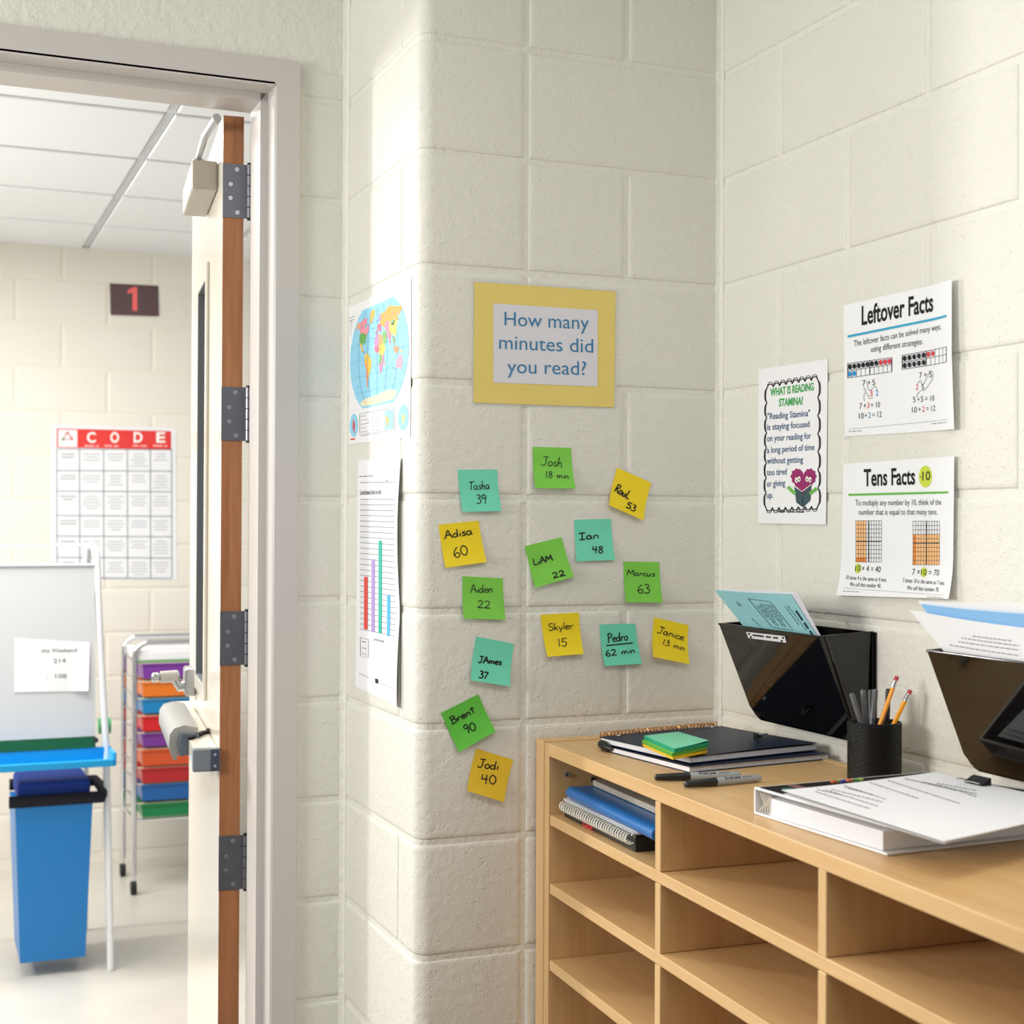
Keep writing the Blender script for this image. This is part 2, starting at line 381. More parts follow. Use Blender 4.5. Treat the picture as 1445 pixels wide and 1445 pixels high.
# closer
b = MB(); b.box((.12,.0,2.305),(.42,.056,2.37), mat('closer cover',(168,160,146),.4,.5), bev=.006, M=DP); cl_ = b.build('closer_body', door)
b = MB(); b.box((.24,.02,2.37),(.27,.045,2.40), STEEL, M=DP); b.tube([DP((.255,.033,2.40)),DP((.05,.033,2.405)),DP((-.08,.02,2.41))], .009, STEEL, 8); b.build('closer_arm', cl_)
# ------------------------------------------------------------------ sheets with print
def homog(src, dst):
    A = []; B = []
    for (x,y),(u,v) in zip(src, dst):
        A.append([x,y,1,0,0,0,-u*x,-u*y]); B.append(u); A.append([0,0,0,x,y,1,-v*x,-v*y]); B.append(v)
    h = np.linalg.solve(np.array(A,float), np.array(B,float)); return np.append(h,1).reshape(3,3)
class Sheet:
    """a flat thing on a plane n.X=d with four corners; lift(u,v) metres off the plane"""
    def __init__(s, cs, n, d, lift=None, thick=.0003, base=.001):
        s.n = np.array(n,float)/np.linalg.norm(n); s.n_raw = np.array(n,float); s.d = d; s.cs = cs
        s.H = homog(cs, [(0,0),(1,0),(1,1),(0,1)]); s.Hi = np.linalg.inv(s.H); s.lift = lift or (lambda u,v: 0); s.thick = thick; s.base = base
        s.side = 1 if s.n@(CAM-hit(*cs[0],s.n_raw,d)) > 0 else -1
    def P(s, px, py, e=0):
        w = s.H @ np.array([px,py,1.]); u, v = w[0]/w[2], w[1]/w[2]
        return hit(px,py,s.n_raw,s.d) + s.n*s.side*(s.base + s.lift(min(max(u,0),1),min(max(v,0),1)) + e)
    def Q(s, u, v):
        w = s.Hi @ np.array([u,v,1.]); return w[0]/w[2], w[1]/w[2]
    def paper(s, name, m, parent=None, nu=10, nv=14, back=None, u0=0,u1=1,v0=0,v1=1, e=0, th=None, ragged=0):
        b = MB(); th = s.thick if th is None else th
        vs = []
        for face in (0,1):
            for j in range(nv+1):
                for i in range(nu+1):
                    q = s.Q(u0+(u1-u0)*i/nu, v0+(v1-v0)*j/nv); vs.append(s.P(*q, e - face*th))
        W_ = nu+1; N_ = W_*(nv+1); fs = []
        for j in range(nv):
            for i in range(nu):
                a = j*W_+i; fs.append((a,a+W_,a+W_+1,a+1)); fs.append((N_+a,N_+a+1,N_+a+W_+1,N_+a+W_))
        rim = [i for i in range(W_)] + [j*W_+nu for j in range(1,nv+1)] + [nv*W_+i for i in range(nu-1,-1,-1)] + [j*W_ for j in range(nv-1,0,-1)]
        for a, c in zip(rim, rim[1:]+rim[:1]): fs.append((a,c,N_+c,N_+a))
        b.add(vs, fs, m)
        return b.build(name, parent, smooth=True)
    def pr(s): return Print(s)
_tc = {}
def text_geo(txt, bold=0):
    k = (txt, bold)
    if k in _tc: return _tc[k]
    cu = bpy.data.curves.new('t', 'FONT'); cu.body = txt; cu.size = 1; cu.offset = bold; cu.resolution_u = 3
    ob = bpy.data.objects.new('t', cu); COL.objects.link(ob)
    me = bpy.data.meshes.new_from_object(ob.evaluated_get(bpy.context.evaluated_depsgraph_get()))
    v = [(q.co.x,q.co.y) for q in me.vertices]; f = [tuple(p.vertices) for p in me.polygons]
    bpy.data.objects.remove(ob); bpy.data.curves.remove(cu); bpy.data.meshes.remove(me)
    _tc[k] = (v, f, min(x for x,y in v), max(x for x,y in v)); return _tc[k]
CAPH = .69
# single stroke handwriting: char -> (advance, [polyline,...]) in cap units
HW = {
 'A': (.72,[[(0,-.02),(.12,.3),(.33,1),(.5,.5),(.66,0)],[(.1,.36),(.35,.42),(.6,.36)]]),
 'B': (.62,[[(.1,1),(.12,.5),(.1,0)],[(0,.95),(.3,1.02),(.48,.85),(.36,.62),(.12,.54)],[(.12,.54),(.42,.5),(.56,.28),(.4,.05),(.02,0)]]),
 'I': (.55,[[(0,.97),(.5,1)],[(.26,1),(.24,.02)],[(.02,.02),(.48,.02)]]),
 'J': (.62,[[(.12,1),(.62,.98)],[(.4,1),(.4,.4),(.3,.05),(.12,0),(0,.14)]]),
 'L': (.52,[[(.06,1),(.03,.5),(.02,.02)],[(.02,.02),(.46,.04)]]),
 'M': (.86,[[(0,0),(.12,.95)],[(.12,.95),(.38,.3)],[(.38,.3),(.66,.95)],[(.66,.95),(.78,0)]]),
 'P': (.6,[[(.1,1),(.12,.5),(.06,-.05)],[(0,.92),(.3,1.02),(.52,.85),(.44,.58),(.12,.48)]]),
 'R': (.62,[[(.1,.98),(.1,.5),(.06,0)],[(0,.9),(.3,1),(.5,.85),(.4,.6),(.12,.5)],[(.2,.5),(.38,.25),(.58,-.02)]]),
 'S': (.56,[[(.5,.88),(.3,1),(.06,.85),(.12,.6),(.4,.45),(.46,.2),(.26,0),(.0,.12)]]),
 'T': (.62,[[(0,.94),(.7,1.02)],[(.36,1),(.32,.5),(.26,0)]]),
 'a': (.56,[[(.38,.46),(.16,.52),(.02,.26),(.12,.02),(.32,.12),(.4,.46)],[(.4,.46),(.4,.1),(.5,.02)]]),
 'c': (.42,[[(.38,.44),(.18,.5),(.02,.26),(.14,.02),(.4,.08)]]),
 'd': (.56,[[(.38,.4),(.16,.48),(.02,.22),(.14,.02),(.34,.1),(.4,.4)],[(.42,1.0),(.4,.5),(.44,.0)]]),
 'e': (.46,[[(.03,.26),(.36,.32),(.34,.46),(.16,.5),(.02,.26),(.14,.02),(.42,.08)]]),
 'h': (.5,[[(.1,1.05),(.06,.5),(.04,0)],[(.05,.25),(.22,.5),(.34,.4),(.36,0),(.42,-.04)]]),
 'i': (.22,[[(.1,.46),(.08,.02)],[(.11,.68),(.13,.72)]]),
 'k': (.48,[[(.08,1.02),(.06,.5),(.04,0)],[(.38,.5),(.1,.26)],[(.1,.26),(.42,0)]]),
 'l': (.2,[[(.1,1.02),(.08,.5),(.08,.02)]]),
 'm': (.72,[[(.04,.48),(.04,0)],[(.05,.3),(.18,.48),(.28,.38),(.3,0)],[(.3,.3),(.44,.48),(.56,.38),(.58,0)]]),
 'n': (.48,[[(.04,.48),(.04,0)],[(.05,.3),(.2,.5),(.34,.4),(.37,0)]]),
 'o': (.46,[[(.2,.5),(.03,.32),(.08,.04),(.28,.02),(.4,.26),(.32,.46),(.18,.5)]]),
 'r': (.4,[[(.06,.5),(.06,0)],[(.07,.28),(.2,.46),(.36,.46)]]),
 's': (.42,[[(.36,.44),(.2,.52),(.08,.4),(.18,.28),(.34,.18),(.24,.02),(.02,.06)]]),
 't': (.42,[[(.2,.95),(.2,.4),(.22,.02)],[(0,.68),(.42,.74)]]),
 'u': (.58,[[(.04,.48),(.06,.12),(.2,.0),(.34,.14),(.38,.48)],[(.38,.48),(.38,0)]]),
 'y': (.46,[[(.04,.5),(.1,.2),(.24,.14)],[(.4,.5),(.28,.1),(.1,-.34)]]),
 'N': (.5,[[(.04,.6),(.04,0)],[(.05,.5),(.34,.1)],[(.34,.62),(.34,.02)]]),
 '0': (.6,[[(.28,1),(.05,.7),(.06,.25),(.28,0),(.5,.3),(.48,.75),(.26,1)]]),
 '1': (.3,[[(.12,1),(.1,.5),(.08,0)]]),
 '2': (.6,[[(.04,.8),(.24,1),(.44,.8),(.32,.42),(.04,.04)],[(.04,.04),(.54,.06)]]),
 '3': (.56,[[(.06,.92),(.3,1),(.42,.78),(.2,.56)],[(.2,.56),(.46,.42),(.42,.1),(.16,-.02),(.0,.1)]]),
 '4': (.62,[[(.1,1),(.02,.48)],[(.02,.48),(.52,.5)],[(.42,1),(.38,.5),(.38,-.05)]]),
 '5': (.56,[[(.12,.96),(.08,.56)],[(.08,.56),(.36,.56),(.46,.28),(.26,.0),(.0,.08)],[(.12,.96),(.5,.98)]]),
 '6': (.58,[[(.4,1),(.12,.66),(.04,.26),(.22,0),(.46,.16),(.38,.44),(.14,.38),(.06,.22)]]),
 '7': (.56,[[(.0,.94),(.5,.98)],[(.5,.98),(.3,.5),(.16,-.04)]]),
 '8': (.58,[[(.44,.88),(.24,1),(.08,.8),(.26,.56),(.46,.3),(.3,.0),(.06,.16),(.16,.46),(.42,.76),(.44,.88)]]),
 '9': (.56,[[(.42,.8),(.24,1),(.04,.76),(.16,.52),(.4,.62),(.43,.85)],[(.43,.85),(.4,.4),(.34,-.1)]]),
 ' ': (.45,[]), '-': (.4,[[(0,.3),(.3,.3)]])}
def smooth_pl(p, n=5):
    if len(p) < 3: return p
    P = [p[0]]+list(p)+[p[-1]]; out = []
    for i in range(1, len(P)-2):
        a,b,c,d_ = [np.array(q) for q in P[i-1:i+3]]
        for k in range(n):
            t = k/n; out.append(tuple(.5*((2*b)+(-a+c)*t+(2*a-5*b+4*c-d_)*t*t+(-a+3*b-3*c+d_)*t**3)))
    return out+[p[-1]]
class Print:
    def __init__(s, sh): s.sh = sh; s.b = MB(); s.e = .0005; s.step = 6
    def poly(s, pts, m, e=0): s.b.add([s.sh.P(x,y,s.e+e) for x,y in pts], [tuple(range(len(pts)))], m); return s
    def fan(s, pts, m, e=0):
        cx = sum(p[0] for p in pts)/len(pts); cy = sum(p[1] for p in pts)/len(pts); n = len(pts)
        s.b.add([s.sh.P(x,y,s.e+e) for x,y in [(cx,cy)]+list(pts)], [(0,i+1,(i+1)%n+1) for i in range(n)], m); return s
    def quad(s, a, b, c, d_, m, e=0, nx=6, ny=6):
        vs = []; 
        for j in range(ny+1):
            for i in range(nx+1):
                u, v = i/nx, j/ny
                p = [(1-v)*((1-u)*a[k]+u*b[k]) + v*((1-u)*d_[k]+u*c[k]) for k in (0,1)]; vs.append(s.sh.P(*p, s.e+e))
        s.b.add(vs, [(j*(nx+1)+i,(j+1)*(nx+1)+i,(j+1)*(nx+1)+i+1,j*(nx+1)+i+1) for j in range(ny) for i in range(nx)], m); return s
    def line(s, pts, w, m, e=0, close=False):
        pts = [np.array(p,float) for p in pts]
        if close: pts.append(pts[0])
        # subdivide
        q = [pts[0]]
        for a, b in zip(pts[:-1], pts[1:]):
            n = max(1, int(np.linalg.norm(b-a)/12))
            for i in range(1, n+1): q.append(a+(b-a)*i/n)
        pts = q; vs = []
        for i, p in enumerate(pts):
            t = pts[min(i+1,len(pts)-1)]-pts[max(i-1,0)]; L_ = np.linalg.norm(t)+1e-9; n = np.array([-t[1],t[0]])/L_*w/2
            vs += [s.sh.P(*(p+n), s.e+e), s.sh.P(*(p-n), s.e+e)]
        s.b.add(vs, [(2*i,2*i+1,2*i+3,2*i+2) for i in range(len(pts)-1)], m); return s
    def disc(s, x, y, rx, ry, m, e=0, n=14): return s.poly([(x+rx*math.cos(2*math.pi*i/n), y+ry*math.sin(2*math.pi*i/n)) for i in range(n)], m, e)
    def text(s, txt, p0, p1, h, m, bold=0, e=0, slant=0):
        v, f, a, b = text_geo(txt, bold); p0 = np.array(p0,float); p1 = np.array(p1,float)
        s.b.add([s.sh.P(*(p0+(p1-p0)*(x-a)/(b-a)+np.array([slant*h*y/CAPH,-h*y/CAPH])), s.e+e) for x,y in v], f, m); return s
    def hand(s, txt, p0, p1, h, w, m, slant=.05):
        p0 = np.array(p0,float); p1 = np.array(p1,float); tot = sum(HW[c][0] for c in txt)-.08
        ux = (p1-p0)/tot; L_ = np.linalg.norm(p1-p0); ud = (p1-p0)/L_; up = np.array([ud[1],-ud[0]])*h + ud*slant*h
        x = 0
        for c in txt:
            adv, sts = HW[c]
            for st in sts:
                pl = [p0+ux*(x+q[0])+up*(q[1]) for q in smooth_pl(st)]
                s.line([tuple(q) for q in pl], w*random.uniform(.9,1.1), m)
            x += adv
        return s
    def dashes(s, p0, p1, w, m, seed=0, e=0):
        rr = random.Random(seed); p0 = np.array(p0,float); p1 = np.array(p1,float); L_ = np.linalg.norm(p1-p0); x = 0
        while x < L_:
            l = rr.uniform(3,9)*max(.5,w/1.2); a = p0+(p1-p0)*x/L_; b = p0+(p1-p0)*min(1,(x+l)/L_); s.line([a,b], w, m, e); x += l + w*1.3
        return s
    def done(s, name, parent): return s.b.build(name, parent)
NB = ((0,1,0), 0.0); NR = ((1,0,0), 0.0); NL = ((1,0,0), XL)
# ---- big yellow sign
c4 = [(664.5,391.5),(870.5,408.5),(868.5,577),(665.5,571.5)]
s = Sheet(c4, *NB, base=.0015)
sign = s.paper('wall_sign', LAM, nu=6, nv=6)
tag(sign, 'laminated yellow-bordered sign asking how many minutes did you read', 'sign')
card = Sheet([(668.5,398),(868,411.5),(866,575),(667.5,568.5)], *NB, base=.0023).paper('yellow_card', mat('yellow card',(231,208,118),.5,.35,var=(25,3)), sign, nu=6, nv=6)
card['label'] = 'yellow card border'
wsh = Sheet([(695.5,428.5),(842.5,438),(842,545.5),(695.5,540)], *NB, base=.0030)
wp = wsh.paper('white_card', mat('cool white card',(222,221,228),.5,.3), sign, nu=6, nv=6)
q = wsh.pr(); SB = ink(62,128,172)
q.text('How many',(711,459.5),(830,465.3),19.5,SB); q.text('minutes did',(703.5,492.5),(836,498),19.5,SB); q.text('you read?',(715,526.5),(826,529.5),19.5,SB); q.done('lettering', wp)
# ---- sticky notes
NG = mat('green note paper',(128,208,78),.55,.3,var=(25,8)); NGb = mat('bright green note paper',(100,196,70),.55,.3,var=(25,5))
NY = mat('yellow note paper',(246,218,36),.55,.3,var=(25,6)); NT = mat('turquoise note paper',(116,220,188),.55,.3,var=(25,6))
notes = [
 ([(645.5,663),(701,662.5),(705,721),(650.5,722.5)],NT,'turquoise note reading 39, leftmost note of the top row',[('Tasha',(661,691.5),(690,690),11.5,1.25),('39',(671,710.5),(685,709.5),12,1.3)]),
 ([(618.5,740.5),(675,734.5),(684,793),(626.5,801)],NY,'yellow note reading 60, tilted left, nearest the rounded wall corner',[('Adisa',(627,760.5),(666,754),11,1.6),('60',(640,787.5),(659.5,782),14,1.5)]),
 ([(751.5,630.5),(805.5,632),(808.5,689.5),(752,689)],NG,'green note reading 18 min, highest on the wall',[('Josh',(763,656.5),(792,659),12.5,1.2),('18 min',(768,674),(800,676),9,1.2)]),
 ([(870.5,660),(918.5,681),(904,734.5),(855.5,713)],NY,'yellow note reading 53, strongly tilted to the right',[('RauL',(865,693),(885,704.5),12,1.9),('53',(880,715.5),(892,722),9,1.8)]),
 ([(810,733.5),(861.5,732),(865.5,790),(811.5,792)],NT,'turquoise note reading 48, in the middle of the wall',[('Ian',(816.5,762),(844,759.5),9.5,1.7),('48',(834,780),(849,780.5),9.5,1.7)]),
 ([(740.5,770.5),(792,758),(807,813.5),(752.5,829)],NG,'tilted green note reading 22, beside the turquoise 48 note',[('LiAM',(753,797.5),(779,791),9,1.8),('22',(778,816),(795,811.5),7.5,1.8)]),
 ([(879.5,792.5),(930,793),(932,850),(880,849)],NG,'green note reading 63, farthest right of the green notes',[('Marcus',(884,812),(923,813.5),8.5,1.2),('63',(898,837),(915,836.5),12,1.3)]),
 ([(652.5,813),(709,816),(711,874),(652,872.5)],NG,'upright green note reading 22, below the yellow 60 note',[('Aiden',(663,836.5),(694,836),11.5,1.2),('22',(672,857.5),(690,858.5),10.5,1.3)]),
 ([(762.5,867.5),(816.5,864),(820,922),(769,926)],NY,'yellow note reading 15, in the middle of the lower row',[('Skyler',(773.5,890),(808,887),10,1.2),('15',(786,912),(798,911),11,1.3)]),
 ([(671.5,898),(725,908.5),(716,967.5),(661,959)],NT,'turquoise note reading 37, below the upright green 22 note',[('JAmes',(673.5,934.5),(706,938),9,1.9),('37',(672.5,955),(684.5,957.5),9.5,1.9)]),
 ([(845.5,881),(896,880),(902.5,936),(850,939)],NT,'turquoise note reading 62 min with an underlined name',[('Pedro',(857,906.5),(885,903),12,1.6),('62 min',(853,926),(894,921),8.5,1.5)]),
 ([(922.5,871),(971,882),(968,936.5),(917,926)],NY,'yellow note reading 13 min, nearest the inner wall corner',[('Janice',(926,892.5),(963,903.5),9.5,1.3),('13 min',(933,909),(963,918),8,1.2)]),
 ([(622,1006),(674.5,979.5),(696.5,1031),(645,1060.5)],NGb,'vivid green note reading 90, tilted far to the left',[('Brent',(637,1022),(670,1005.5),10,1.7),('90',(655,1034.5),(670.5,1029.5),11.5,1.6)]),
 ([(671.5,1056),(724,1072),(708,1130),(656,1114.5)],mat('ochre yellow note paper',(236,198,54),.55,.3,var=(25,6)),'ochre yellow note reading 40, lowest on the wall',[('Jodi',(673,1082),(702,1086.5),12,1.6),('40',(677,1104.5),(698,1106),12.5,1.6)]),
]
for i, (cs, m_, lab, tx) in enumerate(notes):
    kx = random.uniform(.006,.013)
    sh = Sheet(cs, *NB, lift=(lambda kx: lambda u,v: kx*max(0,(v-.18)/.82)**2.2)(kx), base=.0012)
    o = sh.paper('sticky_note', m_, nu=4, nv=22); tag(o, lab, 'note', 'sticky notes on the back wall')
    q = sh.pr()
    for t, a, b, h, w in tx: q.hand(t, a, b, h, w, INK)
    if 'underlined' in lab: q.line([(854.5,910.8),(892,907)],1.7,INK)
    q.done('handwriting', o)
# ---- right wall posters
RB_ = ink(24,24,26)
s = Sheet([(1191.2,431),(1351.3,394.7),(1354.7,605.8),(1193,616.2)], *NR, lift=lambda u,v: .012*max(0,(u-.75)/.25)**2*(1-.4*abs(v-.5)), base=.0012)
o = s.paper('math_poster', GLOSSP, nu=32, nv=12); tag(o, 'white poster titled Leftover Facts with rows of coloured dots', 'poster')
q = s.pr()
q.text('Leftover Facts',(1217,458.5),(1318.5,438.5),26,RB_,bold=.022)
q.line([(1197.3,475),(1341.8,446)],3.4,ink(60,165,200))
TXT = ink(62,62,70)
q.text('The leftover facts can be solved many ways,',(1206,489),(1331,464.5),8.5,TXT); q.text('using different strategies.',(1230,497),(1303.5,485.5),8.5,TXT)
def tenframe(q, a, b, c, d_, dots, nx):
    for i in range(nx+1):
        w = 1.3 if i in (0,5,nx) else .5
        q.line([(a[0]+(b[0]-a[0])*i/nx, a[1]+(b[1]-a[1])*i/nx),(d_[0]+(c[0]-d_[0])*i/nx, d_[1]+(c[1]-d_[1])*i/nx)], w, TXT)
    for j in range(3):
        q.line([(a[0]+(d_[0]-a[0])*j/2, a[1]+(d_[1]-a[1])*j/2),(b[0]+(c[0]-b[0])*j/2, b[1]+(c[1]-b[1])*j/2)], .7, TXT)
    for (i,j,m_) in dots:
        u, v = (i+.5)/nx, (j+.5)/2; x = (1-v)*((1-u)*a[0]+u*b[0])+v*((1-u)*d_[0]+u*c[0]); y = (1-v)*((1-u)*a[1]+u*b[1])+v*((1-u)*d_[1]+u*c[1]); q.disc(x,y,2.45,3.9,m_,.0001)
RD = ink(214,64,74); BL = ink(42,146,208); DK = ink(20,26,32)
tenframe(q,(1197.5,513),(1259.5,504.5),(1259.5,524.5),(1197.5,533.5),[(i,0,DK if i<7 else RD) for i in range(10)]+[(0,1,BL),(1,1,BL)],10)
tenframe(q,(1274.5,501.5),(1341.5,489.5),(1341.5,511),(1274.5,521.5),[(i,0,DK if i<5 else RD) for i in range(7)]+[(i,1,DK) for i in range(5)],10)
def eqn(q, parts, y0, slope=0, h=9, x0=0):
    for t, xa, xb, m_ in parts: q.text(t,(xa,y0+(xa-x0)*slope),(xb,y0+(xb-x0)*slope),h,m_)
eqn(q,[('7',1218,1222.5,TXT),('+',1225.5,1229.5,TXT),('5',1232,1236,TXT)],544.5,-.06,8,1218)
eqn(q,[('3',1228,1232.5,RD),('2',1236.5,1240.5,BL)],559,-.06,8,1228)
eqn(q,[('7',1214,1217.5,TXT),('+',1219.5,1223.5,TXT),('3',1224.5,1228,RD),('= 10',1230,1243,TXT)],577,-.08,8,1214)
eqn(q,[('10',1213,1220,TXT),('+',1221.5,1224.5,TXT),('2',1226.5,1230,BL),('= 12',1232,1245,TXT)],591,-.08,8,1213)
eqn(q,[('7',1298.5,1302,TXT),('+',1305,1309,TXT),('5',1312.5,1316.5,TXT)],533.5,-.06,8,1298)
eqn(q,[('2',1293.5,1297,RD),('5',1301.5,1305,TXT)],550.5,-.06,8,1293)
eqn(q,[('5',1289.5,1293,TXT),('+',1295.5,1299,TXT),('5',1300.5,1304,TXT),('= 10',1306.5,1320,TXT)],568,-.08,8,1289)
eqn(q,[('10',1288,1295,TXT),('+',1297,1300.5,TXT),('2',1302.5,1306,RD),('= 12',1308,1321.5,TXT)],582.5,-.08,8,1288)
for pl in ([(1220,546),(1228,562),(1233,560)],[(1224,537),(1227,550),(1232,549),(1236,545),(1239,550)],[(1222,553),(1220,560),(1221,566)],[(1300,536),(1303,543),(1309,533),(1314,523),(1318,527),(1317,535),(1308,548),(1303,552)],[(1299,537),(1296,542)],[(1301,551),(1296,556),(1295.5,560)]):
    q.line(smooth_pl(pl),.5,TXT)
q.line([(1199,605.8),(1341.8,592)],.5,ink(140,150,165)); q.dashes((1199,609),(1217,608),1,ink(130,130,140),1); q.dashes((1316,598),(1342,596),1,ink(130,130,140),2)
q.done('lettering', o)
s = Sheet([(1191.1,654.7),(1352,643.5),(1350,845),(1186.8,840)], *NR, lift=lambda u,v: .006*max(0,(u-.8)/.2)**2+.008*max(0,(v-.7)/.3)**2, base=.0012)
o = s.paper('math_poster', GLOSSP, nu=28, nv=30); tag(o, 'white poster titled Tens Facts with orange-shaded grids', 'poster')
q = s.pr(); LG = ink(200,214,72)
q.disc(1307,672.5,9.3,15.4,LG,-.0001,24)
q.text('Tens Facts',(1220,685.5),(1292.5,683),23,RB_,bold=.022); q.text('×',(1299.2,675),(1302,675),4,RB_); q.text('10',(1302.8,678),(1314,677.3),12.5,RB_,bold=.01)
q.line([(1198.5,698.3),(1341.5,694.7)],3,ink(104,180,74))
q.text('To multiply any number by 10, think of the',(1208,713.3),(1330,712.3),8,TXT); q.text('number that is equal to that many tens.',(1213,726.5),(1324,726),8,TXT)
OL = ink(244,190,130); OD = ink(232,132,44)
def grid100(q, x0,y0,x1,y1, cells):
    cw, chh = (x1-x0)/10, (y1-y0)/10
    for (i0,j0,i1,j1,m_) in cells: q.quad((x0+i0*cw,y0+j0*chh),(x0+i1*cw,y0+j0*chh),(x0+i1*cw,y0+j1*chh),(x0+i0*cw,y0+j1*chh), m_, -.00025)
    for i in range(11):
        q.line([(x0+i*cw,y0),(x0+i*cw,y1)], 1.6 if i==5 else .45, TXT); q.line([(x0,y0+i*chh),(x1,y0+i*chh)], 1.6 if i==5 else .6, TXT, .0001)
grid100(q,1208.8,734.8,1245,793,[(0,0,4,9,OL),(0,9,4,10,OD)]); grid100(q,1289.5,735.5,1327.5,797,[(1,3,10,10,OL),(0,3,1,10,OD)])
q.disc(1212.3,802,4.4,7,LG,-.0001); q.disc(1305.8,807.2,4.6,7.2,LG,-.0001)
q.text('10',(1208.8,806),(1216,806),8.5,RB_,bold=.01); q.text('× 4 = 40',(1218,806.3),(1244.5,807.5),8.5,RB_)
q.text('7 ×',(1289.5,811),(1300,811.3),8.5,RB_); q.text('10',(1302,811.5),(1309.8,811.8),8.5,RB_,bold=.01); q.text('= 70',(1312.5,812),(1328,812.3),8.5,RB_)
q.text('10 times 4 is the same as 4 tens.',(1197,817.5),(1254.5,821),6,TXT); q.text('We call that number 40.',(1203,827),(1247.5,829.5),6,TXT)
q.text('7 times 10 is the same as 7 tens.',(1277,821.5),(1339,825.5),6,TXT); q.text('We call that number 70.',(1284.5,832),(1331,835),6,TXT)
q.line([(1195,829.5),(1340,840)],.5,ink(150,155,160)); q.dashes((1195,834),(1219,835),1,ink(130,130,140),3); q.dashes((1315,842),(1340,843.5),1,ink(130,130,140),4)
q.done('lettering', o)
s = Sheet([(1071.2,521.6),(1168.9,506.6),(1167.6,740.4),(1072,738.3)], *NR, lift=lambda u,v: .002*v, base=.0012)
o = s.paper('reading_poster', PAPER, nu=8, nv=10); tag(o, 'narrow white poster about reading stamina with scalloped black border', 'poster')
q = s.pr()
BX = [(1083.5,547.5),(1155,535.5),(1156.5,714),(1083,716.5)]
def lerp(a,b,t): return (a[0]+(b[0]-a[0])*t, a[1]+(b[1]-a[1])*t)
def scallop(a, b, n, out, w):
    for i in range(n):
        p, r_ = lerp(a,b,i/n), lerp(a,b,(i+1)/n); m_ = lerp(p,r_,.5)
        for kk in (.75,1.25): q.line(smooth_pl([p, (lerp(p,r_,.2)[0]+out[0]*kk*.8, lerp(p,r_,.2)[1]+out[1]*kk*.8), (m_[0]+out[0]*kk, m_[1]+out[1]*kk), (lerp(p,r_,.8)[0]+out[0]*kk*.8, lerp(p,r_,.8)[1]+out[1]*kk*.8), r_]), w*(1.0 if kk<1 else .6), RB_)
scallop(BX[0],BX[1],8,(0,-6),1.5); scallop(BX[3],BX[2],8,(0,6),1.5); scallop(BX[0],BX[3],8,(-2.5,0),1.5); scallop(BX[1],BX[2],7,(3.2,0),1.5)
GR = ink(60,168,84); NV = ink(52,86,128)
q.text('WHAT IS READING',(1088,559),(1149.5,550.5),10.5,GR,bold=.028); q.text('STAMINA?',(1100.5,573.5),(1134.5,570.5),10.5,GR,bold=.028)
for t, xa, ya, xb, yb in (('"Reading Stamina"',1084.5,592,1144.5,587),('is staying focused',1084,607,1144,602.5),('on your reading for',1084,623,1146,619),('a long period of time',1084,639.5,1151,635),('without getting',1084,654.5,1135,652.5),('too tired',1084,671,1112,669.5),('or giving',1084,687,1110,685.5),('up.',1084,703,1093,702.5)):
    q.text(t,(xa,ya),(xb,yb),8.8,NV,bold=.01)
q.dashes((1100,722),(1137,722.5),1.8,TXT,5)
q.done('lettering', o)
q = s.pr(); PU = ink(150,40,104); q.e = .0005
hp = []
for i in range(44):
    t = 2*math.pi*i/44; x = 16*math.sin(t)**3; y = 13*math.cos(t)-5*math.cos(2*t)-2*math.cos(3*t)-math.cos(4*t)
    k_ = 1+.05*(1 if i%2 else -1); hp.append((1136+x*1.12*k_, 677.5-y*1.35*k_))
q.fan(hp, PU)
for x,y in ((1126,677.5),(1129.8,676),(1141,676),(1145.3,677)): q.disc(x,y,2.1,4,ink(240,238,230),.0001); q.disc(x+.2,y+.6,.8,1.5,RB_,.0002)
BK = ink(62,84,92)
q.poly([(1123,686.5),(1134,694),(1135.5,716),(1126,709)], BK,.0002); q.poly([(1147.5,684),(1136,694),(1135.5,716),(1146,706)], BK,.0002)
q.line([(1123,686),(1134,693.5),(1147.5,683.5)],1,ink(235,235,220),.0003); q.line([(1135.3,694),(1135.5,715)],.7,RB_,.0003)
for pl in ([(1114,687),(1120,693),(1125,697)],[(1155,689),(1150,693),(1145,697)]): q.line(pl,4.5,ink(110,182,80),.0003)
q.done('heart_drawing', o)
